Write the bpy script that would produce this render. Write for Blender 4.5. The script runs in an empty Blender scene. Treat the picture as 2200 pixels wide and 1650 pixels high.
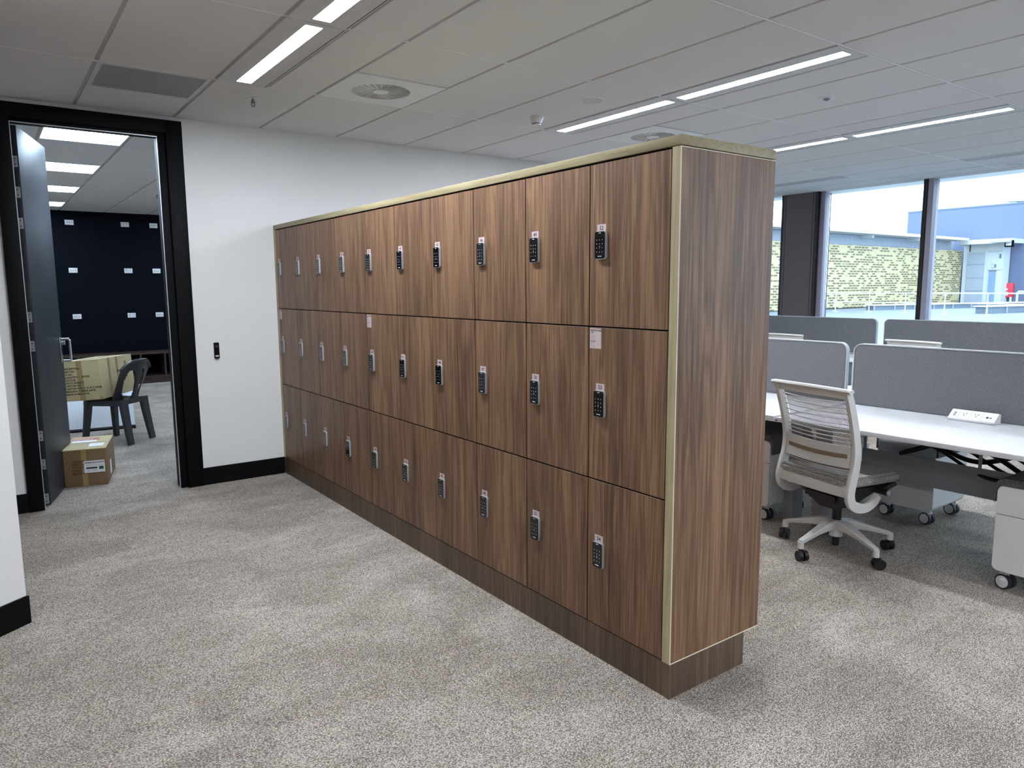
import bpy, bmesh, math, random
from mathutils import Vector, Matrix, Euler
C = bpy.context.scene.collection
S = bpy.context.scene
R = math.radians
random.seed(7)

# ------------------------------------------------------------------ camera
CAM = Vector((-1.8634, -1.6306, 1.4605))
yaw, pitch, roll, FPX = 0.6279, -0.1321, -0.0070, 1559.55
fw = Vector((math.sin(yaw)*math.cos(pitch), math.cos(yaw)*math.cos(pitch), math.sin(pitch)))
rt = Vector((math.cos(yaw), -math.sin(yaw), 0)); up = rt.cross(fw)
r2 = math.cos(roll)*rt + math.sin(roll)*up; u2 = -math.sin(roll)*rt + math.cos(roll)*up
cd = bpy.data.cameras.new('camera'); cam = bpy.data.objects.new('camera', cd); C.objects.link(cam)
cd.sensor_fit = 'HORIZONTAL'; cd.sensor_width = 36; cd.lens = 36*FPX/2200
cd.clip_start = 0.05; cd.clip_end = 400
cam.matrix_world = Matrix(((r2.x, u2.x, -fw.x, CAM.x), (r2.y, u2.y, -fw.y, CAM.y), (r2.z, u2.z, -fw.z, CAM.z), (0, 0, 0, 1)))
S.camera = cam

# ------------------------------------------------------------------ world, exposure
w = bpy.data.worlds.new('overcast'); S.world = w; w.use_nodes = True
wn = w.node_tree; wn.nodes.clear()
o = wn.nodes.new('ShaderNodeOutputWorld'); bg = wn.nodes.new('ShaderNodeBackground')
tc = wn.nodes.new('ShaderNodeTexCoord'); nz = wn.nodes.new('ShaderNodeTexNoise'); rp = wn.nodes.new('ShaderNodeValToRGB')
nz.inputs['Scale'].default_value = 2.2; nz.inputs['Detail'].default_value = 5
rp.color_ramp.elements[0].position = .35; rp.color_ramp.elements[0].color = (.48, .72, 1.0, 1)
rp.color_ramp.elements[1].position = .65; rp.color_ramp.elements[1].color = (.62, .82, 1.0, 1)
wn.links.new(tc.outputs['Generated'], nz.inputs['Vector']); wn.links.new(nz.outputs['Fac'], rp.inputs['Fac'])
wn.links.new(rp.outputs['Color'], bg.inputs['Color']); wn.links.new(bg.outputs[0], o.inputs[0])
WORLD = 7.0
bg.inputs['Strength'].default_value = WORLD
LAMP = 135.0      # office strip lights
ROOMLAMP = 26.0   # square panels in the room behind the door
S.view_settings.view_transform = 'Standard'; S.view_settings.look = 'None'
S.view_settings.gamma = 1; S.view_settings.exposure = 0.14; S.view_settings.use_curve_mapping = False
try:
    S.cycles.use_denoising = True; S.cycles.max_bounces = 8; S.cycles.diffuse_bounces = 6
    S.cycles.sample_clamp_indirect = 6; S.cycles.transparent_max_bounces = 12
except Exception: pass

# ------------------------------------------------------------------ materials
def lin(c):
    return tuple(((v/255)/12.92 if v/255 <= .04045 else ((v/255+.055)/1.055)**2.4) for v in c) + (1,)
MATS = {}
def mat(name, rgb, rough=.5, metal=0, emit=0, var=0, vscale=8, bump=0, bscale=200, spec=.5, coat=0):
    if name in MATS: return MATS[name]
    m = bpy.data.materials.new(name); m.use_nodes = True; n = m.node_tree.nodes; l = m.node_tree.links
    p = n['Principled BSDF']; c = lin(rgb)
    p.inputs['Base Color'].default_value = c; p.inputs['Roughness'].default_value = rough
    p.inputs['Metallic'].default_value = metal; p.inputs['Specular IOR Level'].default_value = spec
    if coat: p.inputs['Coat Weight'].default_value = coat; p.inputs['Coat Roughness'].default_value = .08
    g = n.new('ShaderNodeNewGeometry')
    t = n.new('ShaderNodeTexNoise'); t.inputs['Scale'].default_value = vscale; t.inputs['Detail'].default_value = 4
    l.new(g.outputs['Position'], t.inputs['Vector'])
    v = var if var else .03
    r = n.new('ShaderNodeValToRGB')
    r.color_ramp.elements[0].position = .3; r.color_ramp.elements[1].position = .7
    r.color_ramp.elements[0].color = tuple(x*(1-v) for x in c[:3]) + (1,)
    r.color_ramp.elements[1].color = tuple(min(1, x*(1+v)) for x in c[:3]) + (1,)
    l.new(t.outputs['Fac'], r.inputs['Fac']); l.new(r.outputs['Color'], p.inputs['Base Color'])
    if bump:
        b = n.new('ShaderNodeTexNoise'); b.inputs['Scale'].default_value = bscale; b.inputs['Detail'].default_value = 2
        l.new(g.outputs['Position'], b.inputs['Vector'])
        bm_ = n.new('ShaderNodeBump'); bm_.inputs['Strength'].default_value = bump; bm_.inputs['Distance'].default_value = .002
        l.new(b.outputs['Fac'], bm_.inputs['Height']); l.new(bm_.outputs['Normal'], p.inputs['Normal'])
    if emit:
        p.inputs['Emission Color'].default_value = c; p.inputs['Emission Strength'].default_value = emit
    MATS[name] = m
    return m

def ramp(n, stops):
    r = n.new('ShaderNodeValToRGB'); e = r.color_ramp.elements
    e[0].position, e[0].color = stops[0]; e[1].position, e[1].color = stops[-1]
    for p, c in stops[1:-1]:
        x = e.new(p); x.color = c
    return r

def wood(name, dark, mid, light, axis='z', rough=.42, stretch=1.0):
    """veneer: long fine grain along one world axis, cathedral figure, offset per board"""
    if name in MATS: return MATS[name]
    m = bpy.data.materials.new(name); m.use_nodes = True; n = m.node_tree.nodes; l = m.node_tree.links
    p = n['Principled BSDF']; p.inputs['Roughness'].default_value = rough; p.inputs['Specular IOR Level'].default_value = .35
    g = n.new('ShaderNodeNewGeometry'); oi = n.new('ShaderNodeObjectInfo')
    mp = n.new('ShaderNodeMapping'); mp2 = n.new('ShaderNodeMapping'); mp3 = n.new('ShaderNodeMapping')
    a = {'z': (1, 1, .024), 'y': (1, .024, 1), 'x': (.024, 1, 1)}[axis]
    for q, s in ((mp, 130*stretch), (mp2, 16*stretch), (mp3, 6)):
        q.inputs['Scale'].default_value = tuple(s*v if v == 1 else s*v*(2.6 if q is mp2 else 1) for v in a)
    ad = n.new('ShaderNodeVectorMath'); ad.operation = 'ADD'
    mu = n.new('ShaderNodeVectorMath'); mu.operation = 'SCALE'; mu.inputs['Scale'].default_value = 9.0
    cv = n.new('ShaderNodeCombineXYZ')
    for i in range(3): l.new(oi.outputs['Random'], cv.inputs[i])
    l.new(cv.outputs[0], mu.inputs[0]); l.new(g.outputs['Position'], ad.inputs[0]); l.new(mu.outputs[0], ad.inputs[1])
    for q in (mp, mp2, mp3): l.new(ad.outputs[0], q.inputs['Vector'])
    n1 = n.new('ShaderNodeTexNoise'); n1.inputs['Scale'].default_value = 1; n1.inputs['Detail'].default_value = 4; n1.inputs['Distortion'].default_value = .15
    n2 = n.new('ShaderNodeTexNoise'); n2.inputs['Scale'].default_value = 1; n2.inputs['Detail'].default_value = 4; n2.inputs['Distortion'].default_value = .7
    n3 = n.new('ShaderNodeTexNoise'); n3.inputs['Scale'].default_value = 1; n3.inputs['Detail'].default_value = 2
    l.new(mp.outputs[0], n1.inputs['Vector']); l.new(mp2.outputs[0], n2.inputs['Vector']); l.new(mp3.outputs[0], n3.inputs['Vector'])
    ml = n.new('ShaderNodeMath'); ml.operation = 'MULTIPLY'; ml.inputs[1].default_value = 9
    l.new(n2.outputs['Fac'], ml.inputs[0])
    fr = n.new('ShaderNodeMath'); fr.operation = 'PINGPONG'; fr.inputs[1].default_value = 1
    l.new(ml.outputs[0], fr.inputs[0])
    def mix(x, y, f):
        q = n.new('ShaderNodeMix'); q.data_type = 'FLOAT'; q.inputs[0].default_value = f
        l.new(x, q.inputs[2]); l.new(y, q.inputs[3]); return q.outputs[0]
    s1 = mix(n1.outputs['Fac'], fr.outputs[0], .20)
    s2 = mix(s1, n3.outputs['Fac'], .34)
    r = ramp(n, [(.31, lin(dark)), (.48, lin(mid)), (.65, lin(light))])
    l.new(s2, r.inputs['Fac']); l.new(r.outputs['Color'], p.inputs['Base Color'])
    b = n.new('ShaderNodeBump'); b.inputs['Strength'].default_value = .12; b.inputs['Distance'].default_value = .001
    l.new(n1.outputs['Fac'], b.inputs['Height']); l.new(b.outputs['Normal'], p.inputs['Normal'])
    MATS[name] = m
    return m

def carpet():
    m = bpy.data.materials.new('loop_pile_carpet'); m.use_nodes = True; n = m.node_tree.nodes; l = m.node_tree.links
    p = n['Principled BSDF']; p.inputs['Roughness'].default_value = .95; p.inputs['Specular IOR Level'].default_value = .1
    g = n.new('ShaderNodeNewGeometry')
    def noise(scale, sc=(1, 1, 1), det=2, rot=0, dist=0):
        mp = n.new('ShaderNodeMapping'); mp.inputs['Scale'].default_value = sc; mp.inputs['Rotation'].default_value = (0, 0, rot)
        l.new(g.outputs['Position'], mp.inputs['Vector'])
        t = n.new('ShaderNodeTexNoise'); t.inputs['Scale'].default_value = scale; t.inputs['Detail'].default_value = det
        t.inputs['Distortion'].default_value = dist; l.new(mp.outputs[0], t.inputs['Vector']); return t.outputs['Fac']
    v = n.new('ShaderNodeTexVoronoi'); v.inputs['Scale'].default_value = 210; v.inputs['Randomness'].default_value = .75
    mpv = n.new('ShaderNodeMapping'); mpv.inputs['Scale'].default_value = (.75, 1.25, 1); mpv.inputs['Rotation'].default_value = (0, 0, R(28))
    l.new(g.outputs['Position'], mpv.inputs['Vector']); l.new(mpv.outputs[0], v.inputs['Vector'])
    fine = noise(150, (1, 1.6, 1), 2, R(20)); mid = noise(14, (1, 1.7, 1), 5, 0, .8); big = noise(1.6, (1, 1.5, 1), 5, R(4), .9); str_ = noise(5, (.5, 5, 1), 4, 0, .7)
    def ma(op, a, b):
        q = n.new('ShaderNodeMath'); q.operation = op
        for i, x in enumerate((a, b)):
            if isinstance(x, (int, float)): q.inputs[i].default_value = x
            else: l.new(x, q.inputs[i])
        return q.outputs[0]
    s = ma('MULTIPLY', v.outputs['Distance'], -1.2)
    s = ma('ADD', s, ma('MULTIPLY', fine, 1.30))
    s = ma('ADD', s, ma('MULTIPLY', mid, .20))
    s = ma('ADD', s, ma('MULTIPLY', big, .60))
    s = ma('ADD', s, ma('MULTIPLY', str_, .16))
    r = ramp(n, [(.24, lin((108, 99, 90))), (.50, lin((167, 155, 144))), (.84, lin((214, 203, 191)))])
    l.new(ma('MULTIPLY', s, .80), r.inputs['Fac']); l.new(r.outputs['Color'], p.inputs['Base Color'])
    b = n.new('ShaderNodeBump'); b.inputs['Strength'].default_value = .55; b.inputs['Distance'].default_value = .003
    l.new(ma('SUBTRACT', fine, v.outputs['Distance']), b.inputs['Height']); l.new(b.outputs['Normal'], p.inputs['Normal'])
    return m

def fabric(name, a, b_, scale=420):
    m = bpy.data.materials.new(name); m.use_nodes = True; n = m.node_tree.nodes; l = m.node_tree.links
    p = n['Principled BSDF']; p.inputs['Roughness'].default_value = .95; p.inputs['Specular IOR Level'].default_value = .1
    g = n.new('ShaderNodeNewGeometry'); t = n.new('ShaderNodeTexNoise'); t.inputs['Scale'].default_value = scale*.35; t.inputs['Detail'].default_value = 3
    l.new(g.outputs['Position'], t.inputs['Vector'])
    r = ramp(n, [(.36, lin(a)), (.64, lin(b_))]); l.new(t.outputs['Fac'], r.inputs['Fac']); l.new(r.outputs['Color'], p.inputs['Base Color'])
    return m

def mesh_cloth():
    """woven back mesh: see-through diagonal weave"""
    m = bpy.data.materials.new('woven_back_mesh'); m.use_nodes = True; n = m.node_tree.nodes; l = m.node_tree.links
    p = n['Principled BSDF']; p.inputs['Base Color'].default_value = lin((122, 121, 120)); p.inputs['Roughness'].default_value = .8
    tcn = n.new('ShaderNodeTexCoord'); wv = n.new('ShaderNodeTexWave'); wv.wave_type = 'BANDS'; wv.bands_direction = 'DIAGONAL'
    wv.inputs['Scale'].default_value = 44
    mp = n.new('ShaderNodeMapping'); mp.inputs['Scale'].default_value = (.0001, 1.4, -1.4)
    l.new(tcn.outputs['Object'], mp.inputs['Vector']); l.new(mp.outputs[0], wv.inputs['Vector'])
    gt = n.new('ShaderNodeMath'); gt.operation = 'GREATER_THAN'; gt.inputs[1].default_value = .27
    l.new(wv.outputs['Fac'], gt.inputs[0]); l.new(gt.outputs[0], p.inputs['Alpha'])
    return m

def perforated():
    """pale gold screen of short dark dashes in bands"""
    m = bpy.data.materials.new('perforated_gold_screen'); m.use_nodes = True; n = m.node_tree.nodes; l = m.node_tree.links
    p = n['Principled BSDF']; p.inputs['Roughness'].default_value = .6
    g = n.new('ShaderNodeNewGeometry')
    mp = n.new('ShaderNodeMapping'); mp.inputs['Rotation'].default_value = (R(-90), 0, 0)
    l.new(g.outputs['Position'], mp.inputs['Vector'])
    bk = n.new('ShaderNodeTexBrick'); bk.inputs['Scale'].default_value = 1
    bk.inputs['Brick Width'].default_value = .42; bk.inputs['Row Height'].default_value = .15; bk.inputs['Mortar Size'].default_value = .030
    bk.inputs['Mortar Smooth'].default_value = .1; bk.inputs['Bias'].default_value = 0
    bk.inputs['Color1'].default_value = (0, 0, 0, 1); bk.inputs['Color2'].default_value = (1, 1, 1, 1); bk.inputs['Mortar'].default_value = (1, 1, 1, 1)
    l.new(mp.outputs[0], bk.inputs['Vector'])
    n2 = n.new('ShaderNodeTexNoise'); n2.inputs['Scale'].default_value = .9; n2.inputs['Detail'].default_value = 2; l.new(mp.outputs[0], n2.inputs['Vector'])
    ad = n.new('ShaderNodeMath'); ad.operation = 'ADD'; l.new(bk.outputs['Color'], ad.inputs[0]); l.new(n2.outputs['Fac'], ad.inputs[1])
    hf = n.new('ShaderNodeMath'); hf.operation = 'MULTIPLY'; hf.inputs[1].default_value = .5; l.new(ad.outputs[0], hf.inputs[0])
    r = ramp(n, [(.525, lin((100, 88, 62))), (.565, lin((182, 164, 124)))])
    l.new(hf.outputs[0], r.inputs['Fac']); l.new(r.outputs['Color'], p.inputs['Base Color'])
    return m

def perf_metal():
    m = bpy.data.materials.new('perforated_grille'); m.use_nodes = True; n = m.node_tree.nodes; l = m.node_tree.links
    p = n['Principled BSDF']; p.inputs['Roughness'].default_value = .6
    g = n.new('ShaderNodeNewGeometry'); v = n.new('ShaderNodeTexVoronoi'); v.inputs['Scale'].default_value = 120; v.inputs['Randomness'].default_value = 0
    l.new(g.outputs['Position'], v.inputs['Vector'])
    r = ramp(n, [(.30, lin((96, 96, 97))), (.45, lin((176, 176, 178)))])
    l.new(v.outputs['Distance'], r.inputs['Fac']); l.new(r.outputs['Color'], p.inputs['Base Color'])
    return m

def glass():
    m = bpy.data.materials.new('window_glass'); m.use_nodes = True; n = m.node_tree.nodes; l = m.node_tree.links
    n.clear(); o_ = n.new('ShaderNodeOutputMaterial'); mx = n.new('ShaderNodeMixShader'); tr = n.new('ShaderNodeBsdfTransparent'); gl = n.new('ShaderNodeBsdfGlossy')
    fr = n.new('ShaderNodeFresnel'); fr.inputs['IOR'].default_value = 1.35
    tr.inputs['Color'].default_value = (.95, .97, .97, 1); gl.inputs['Roughness'].default_value = .02
    l.new(fr.outputs[0], mx.inputs[0]); l.new(tr.outputs[0], mx.inputs[1]); l.new(gl.outputs[0], mx.inputs[2]); l.new(mx.outputs[0], o_.inputs[0])
    return m

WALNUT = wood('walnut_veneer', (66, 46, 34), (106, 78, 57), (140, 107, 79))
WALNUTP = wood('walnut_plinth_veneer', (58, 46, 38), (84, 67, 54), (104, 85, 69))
OAK = wood('pale_oak_edging', (128, 115, 86), (148, 135, 103), (162, 150, 118), axis='y')
OAKX = wood('pale_oak_edging_end', (128, 115, 86), (148, 135, 103), (162, 150, 118), axis='x')
OAKZ = wood('pale_oak_edging_upright', (148, 134, 102), (166, 152, 118), (180, 167, 133), axis='z')
EDGE = mat('pale_edge_band', (214, 204, 182), .5)  # pale banding on the end panel edges
CARPET = carpet()
WALLM = mat('painted_plasterboard', (232, 230, 227), .85, bump=.15, bscale=250, var=.012, vscale=3)
TILE = mat('mineral_fibre_ceiling_tile', (222, 221, 220), .95, bump=.25, bscale=350, var=.03, vscale=120)
TBAR = mat('ceiling_t_bar', (182, 181, 180), .6)
BLK = mat('black_satin_paint', (6, 7, 9), .6, var=.05, spec=.14)
DOORM = mat('charcoal_door_laminate', (40, 45, 52), .46, var=.10, vscale=5, spec=.35)
NAVY = mat('navy_wall_paint', (5, 8, 17), .85, var=.06, spec=.12)
WHT = mat('white_powdercoat', (226, 226, 226), .4)
OFFW = mat('fixture_white', (205, 205, 206), .6)
SLOT = mat('matt_black_void', (4, 4, 4), .9, spec=.05)  # black, also standing in for shade in the door gaps
CHROME = mat('brushed_chrome', (205, 207, 210), .22, metal=1)
SATIN = mat('satin_silver', (200, 200, 202), .35, metal=.6)
GLOSSB = mat('gloss_black_keypad', (6, 6, 8), .12)
PRINTW = mat('pale_print', (205, 205, 208), .5)
PRINTB = mat('black_print', (24, 22, 22), .7)
PAPER = mat('pinkish_label_paper', (196, 178, 178), .6)
PLAST = mat('black_plastic', (16, 16, 17), .45)
CHAIRP = mat('charcoal_garden_plastic', (34, 37, 43), .35, var=.08)
CARD = mat('cardboard', (182, 166, 126), .85, var=.06, vscale=6)
CARDB = mat('shaded_brown_cardboard', (118, 94, 64), .85, var=.06, vscale=6)  # brown card darkened further, its shaded front put into the colour
TAPE = mat('packing_tape', (150, 128, 84), .3)
CGREY = mat('chair_light_grey', (206, 204, 200), .38)
SEATF = fabric('seat_fabric', (112, 108, 104), (152, 148, 143))
CUSH = fabric('cushion_fabric', (74, 73, 73), (102, 101, 101))
SCRF = fabric('screen_fabric', (80, 80, 83), (120, 120, 122), 900)
MESHM = mesh_cloth()
GREYP = mat('grey_powdercoat', (150, 152, 156), .4)
BROWNM = mat('bronze_column_cladding', (92, 80, 80), .5)
MULD = mat('dark_mullion', (30, 27, 27), .4)
MULL = mat('lilac_grey_mullion', (148, 140, 152), .5)
LED = mat('led_diffuser', (232, 242, 255), .5, emit=LAMP)
LEDR = mat('led_panel', (206, 230, 255), .5, emit=ROOMLAMP)
GLASS = glass()
PERF = perf_metal()
GOLD = perforated()
TABW = mat('white_laminate', (222, 223, 225), .28)
TYREG = mat('dark_castor_tyre', (38, 42, 52), .6)

# ------------------------------------------------------------------ mesh building
class MB:
    def __init__(s): s.bm = bmesh.new(); s.mats = []
    def mi(s, m):
        if m not in s.mats: s.mats.append(m)
        return s.mats.index(m)
    def _take(s, b, m, M=None):
        i = s.mi(m)
        if M is not None: bmesh.ops.transform(b, matrix=M, verts=b.verts)
        for f in b.faces: f.material_index = i
        me = bpy.data.meshes.new('t'); b.to_mesh(me); b.free(); s.bm.from_mesh(me); bpy.data.meshes.remove(me)
        return s
    def box(s, a, b, m, bev=0, seg=2, M=None):
        t = bmesh.new(); bmesh.ops.create_cube(t, size=1)
        for v in t.verts: v.co = Vector([(a[i]+b[i])/2 + v.co[i]*(b[i]-a[i]) for i in range(3)])
        if bev: bmesh.ops.bevel(t, geom=t.edges[:], offset=bev, segments=seg, affect='EDGES', profile=.5)
        return s._take(t, m, M)
    def cyl(s, p, q, r, m, n=20, r2=None, M=None, caps=True):
        p, q = Vector(p), Vector(q); d = q-p; t = bmesh.new()
        bmesh.ops.create_cone(t, cap_ends=caps, segments=n, radius1=r, radius2=r if r2 is None else r2, depth=d.length)
        X = Matrix.Translation((p+q)/2) @ d.to_track_quat('Z', 'Y').to_matrix().to_4x4()
        return s._take(t, m, X if M is None else M @ X)
    def sphere(s, p, r, m, n=16, sc=(1, 1, 1), M=None):
        t = bmesh.new(); bmesh.ops.create_uvsphere(t, u_segments=n, v_segments=max(6, n//2), radius=r)
        X = Matrix.Translation(p) @ Matrix.Diagonal((*sc, 1)); return s._take(t, m, X if M is None else M @ X)
    def prism(s, pts, h0, h1, m, M=None, bev=0):
        """polygon pts (x,y) extruded z h0..h1, then M"""
        t = bmesh.new(); a = [t.verts.new((x, y, h0)) for x, y in pts]; b = [t.verts.new((x, y, h1)) for x, y in pts]
        t.faces.new(a[::-1]); t.faces.new(b)
        for i in range(len(pts)): j = (i+1) % len(pts); t.faces.new((a[i], a[j], b[j], b[i]))
        bmesh.ops.recalc_face_normals(t, faces=t.faces)
        if bev: bmesh.ops.bevel(t, geom=[e for e in t.edges if abs(e.verts[0].co.z-e.verts[1].co.z) < 1e-6], offset=bev, segments=2, affect='EDGES')
        return s._take(t, m, M)
    def sweep(s, path, prof, m, side=(0, 1, 0), closed=False, M=None):
        """sweep: at each path point a cross-section; prof(i)-> list of (a,b): a along 'side', b along side x tangent"""
        t = bmesh.new(); rings = []; P = [Vector(p) for p in path]; N = len(P); sd = Vector(side).normalized()
        for i, p in enumerate(P):
            tg = (P[min(i+1, N-1)] - P[max(i-1, 0)]).normalized(); nn = sd.cross(tg).normalized(); s2 = tg.cross(nn)
            rings.append([t.verts.new(p + s2*a + nn*b) for a, b in prof(i)])
        k = len(rings[0])
        for i in range(N-1):
            for j in range(k): t.faces.new((rings[i][j], rings[i][(j+1) % k], rings[i+1][(j+1) % k], rings[i+1][j]))
        t.faces.new(rings[0][::-1]); t.faces.new(rings[-1])
        bmesh.ops.recalc_face_normals(t, faces=t.faces)
        return s._take(t, m, M)
    def tube(s, path, r, m, n=8, M=None, side=(.13, .21, .97)):
        return s.sweep(path, lambda i: [(r*math.cos(2*math.pi*k/n), r*math.sin(2*math.pi*k/n)) for k in range(n)], m, side, M=M)
    def text(s, txt, size, M, m, align='LEFT', depth=0.0, bold=0.0):
        cu = bpy.data.curves.new('t', 'FONT'); cu.body = txt; cu.size = size; cu.align_x = align; cu.extrude = depth; cu.offset = bold
        cu.resolution_u = 2
        ob = bpy.data.objects.new('t', cu); C.objects.link(ob)
        dg = bpy.context.evaluated_depsgraph_get(); me = bpy.data.meshes.new_from_object(ob.evaluated_get(dg))
        t = bmesh.new(); t.from_mesh(me); bpy.data.objects.remove(ob); bpy.data.curves.remove(cu); bpy.data.meshes.remove(me)
        return s._take(t, m, M)
    def build(s, name, parent=None, smooth=True, angle=32):
        me = bpy.data.meshes.new(name); s.bm.to_mesh(me); s.bm.free()
        for m in s.mats: me.materials.append(m)
        if smooth:
            for p in me.polygons: p.use_smooth = True
            me.set_sharp_from_angle(angle=R(angle))
        o_ = bpy.data.objects.new(name, me); C.objects.link(o_)
        if parent is not None: o_.parent = parent
        return o_

def rrect(x0, y0, x1, y1, r, n=6, corners=(1, 1, 1, 1)):
    """rounded rectangle, corner order bl, br, tr, tl"""
    pts = []
    for (cx, cy, a0, f) in ((x0+r, y0+r, 180, corners[0]), (x1-r, y0+r, 270, corners[1]), (x1-r, y1-r, 0, corners[2]), (x0+r, y1-r, 90, corners[3])):
        if f:
            for k in range(n+1): a = R(a0+90*k/n); pts.append((cx+r*math.cos(a), cy+r*math.sin(a)))
        else: pts.append((x0 if cx < (x0+x1)/2 else x1, y0 if cy < (y0+y1)/2 else y1))
    return pts

def thing(name, label, cat, loc=(0, 0, 0), rz=0, group=None):
    o_ = bpy.data.objects.new(name, None); C.objects.link(o_); o_.empty_display_size = .1
    o_.location = loc; o_.rotation_euler = (0, 0, rz); o_['label'] = label; o_['category'] = cat
    if group: o_['group'] = group
    return o_
def tag(o_, label, cat, group=None):
    o_['label'] = label; o_['category'] = cat
    if group: o_['group'] = group
    return o_
def struct(mb, name, label=None, cat=None):
    o_ = mb.build(name) if isinstance(mb, MB) else mb
    o_['kind'] = 'structure'
    if label: o_['label'] = label
    if cat: o_['category'] = cat
    return o_
def dup(root, loc, rz=0, label=None, group=None):
    r_ = root.copy(); C.objects.link(r_); r_.location = loc; r_.rotation_euler = (0, 0, rz)
    if label: r_['label'] = label
    if group: r_['group'] = group
    for ch in list(root.children):
        c = ch.copy(); C.objects.link(c); c.parent = r_
        for g_ in list(ch.children):
            d = g_.copy(); C.objects.link(d); d.parent = c
    return r_

# wall-facing text frames: local x -> world dir, local y -> up, local z -> normal
def frame(origin, xdir, ydir):
    x = Vector(xdir).normalized(); y = Vector(ydir).normalized(); z = x.cross(y)
    return Matrix(((x.x, y.x, z.x, origin[0]), (x.y, y.y, z.y, origin[1]), (x.z, y.z, z.z, origin[2]), (0, 0, 0, 1)))

L, H = 4.051, 2.658
GX, GY = -.6695, 2.903

# ------------------------------------------------------------------ room shell
m = MB(); m.box((-6.2, -8.2, -.12), (7.05, L+.13, 0), CARPET); m.box((4.5, L+.13, -.12), (7.05, 12, 0), CARPET); m.box((-3.2, L+.13, -.12), (4.5, 11.6, 0), CARPET)
struct(m, 'floor', 'grey-brown loop pile carpet through the office and the room beyond the door', 'floor')
# back wall with the door opening (opening x -1.70..-0.64)
m = MB()
m.box((-6.2, L, 0), (-1.70, L+.13, H+.1), WALLM); m.box((-.64, L, 0), (4.5, L+.13, H+.1), WALLM); m.box((-1.70, L, 2.60), (-.64, L+.13, H+.1), WALLM)
struct(m, 'wall_back', 'white plasterboard wall around the black door frame behind the lockers', 'wall')
m = MB(); m.box((4.5, L, 0), (4.62, 12, H+.1), WALLM); struct(m, 'wall_return', 'white return wall beyond the desks', 'wall')
# diagonal wall end at the left edge
A = Vector((-1.809, 2.113)); D = Vector((-.808, -.589)).normalized(); N = Vector((-D.y, D.x))
if N.y < 0: N = -N
B = A + D*3.6
m = MB(); m.prism([tuple(A), tuple(B), tuple(B+N*.12), tuple(A+N*.12)], 0, H+.05, WALLM)
struct(m, 'wall_left', 'white wall end at the left edge of the view', 'wall')
A2 = A - N*.012 - D*.004; B2 = B - N*.012
m = MB(); m.prism([tuple(A2), tuple(B2), tuple(B2+N*.012), tuple(A+N*.124), tuple(A2+N*.136)], 0, .125, BLK)
struct(m, 'baseboard_left', 'black skirting on the angled wall end', 'skirting board')
m = MB(); m.box((-2.6, L-.013, 0), (-1.722, L, .128), BLK); struct(m, 'baseboard_back_left', 'short black skirting left of the black door frame', 'skirting board')
m = MB(); m.box((-.617, L-.013, 0), (-.001, L, .130), BLK); m.box((.512, L-.013, 0), (4.5, L, .130), BLK); struct(m, 'baseboard_back_right', 'black skirting between the door frame and the lockers', 'skirting board')
# enclosing walls behind the viewer
m = MB(); m.box((-6.32, -8.2, 0), (-6.2, L+.13, H+.1), WALLM); struct(m, 'wall_far_left', 'white wall at the far left of the office', 'wall')
m = MB(); m.box((-6.2, -8.32, 0), (7.05, -8.2, H+.1), WALLM); struct(m, 'wall_front', 'white wall behind the viewer', 'wall')
m = MB(); m.box((4.5, 12, 0), (7.05, 12.12, H+.1), WALLM); struct(m, 'wall_end', 'white end wall beyond the desk rows', 'wall')

# ceiling: T-bars above, tegular tiles hanging just below
def ceil_tiles(m, cells):
    for (x0, y0, x1, y1) in cells:
        m.box((x0+.0105, y0+.009, H), (x1-.0105, y1-.009, H+.02), TILE, bev=.0025, seg=1)
holes = {}   # (k, j) -> list of sub cells replacing the full tile
def yj(j): return GY - 1.2*j           # upper y of row j (row -1 runs to the wall)
cells = []
light_rows = [0, 4, 7]
for k in range(-10, 13):
    x0, x1 = GX+.6*k, min(GX+.6*(k+1), 6.93)
    for j in range(-8, 10):
        ya = yj(j); yb = ya-1.2        # cell spans yb..ya for j>=0
        if ya > L and x1 < 4.4:
            if j == -1: ya, yb = L, GY
            else: continue
        if yb >= L and x1 < 4.7: continue
        if k == 6 and False: pass
        if x0 < 4.62 and x1 > 4.5 and yb > L-.1: continue
        if ya > 12: continue
        if ya < -8.2: continue
        yb = max(yb, -8.2)
        if yb >= ya: continue
        if j in ((4, 5) if k < 0 else (0, 1, 4, 5)) and k in (0, 4, -4): cells.append((x0+.3, yb, x1, ya)); continue
        if j in (0, 1, 4, 5) and k == 7: cells.append((x0, yb, x0+.3, ya)); continue
        if j == -1 and k == -1: cells.append((x0, GY+.56, x1, L)); continue
        if j == 0 and k in (1, 5): cells.append((x0, yb, x1, ya-.6)); continue
        if k == 11 and j in (1, -1): cells.append((x0+.19, yb, x1, ya)); continue
        cells.append((x0, yb, x1, ya))
m = MB(); ceil_tiles(m, cells)
struct(m, 'ceiling', 'suspended ceiling of pale grey mineral tiles', 'ceiling')
m = MB()
RUN = mat('lit_ceiling_runner', (244, 244, 244), .6)  # whiter than the grid, light on these bars put into the colour
for j in range(-6, 10):
    if -8.1 < yj(j) < 12: m.box((-6.2 if yj(j) < L else 4.62, yj(j)-.0058, H+.0005), (6.93, yj(j)+.0058, H+.0074), RUN)
m.box((-6.2, -8.2, H+.0075), (7.05, L+.01, H+.03), TBAR); m.box((4.5, L, H+.0075), (7.05, 12, H+.03), TBAR)
struct(m, 'trim_1', 'recessed grey ceiling grid bars between the tiles', 'ceiling grid')

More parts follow.
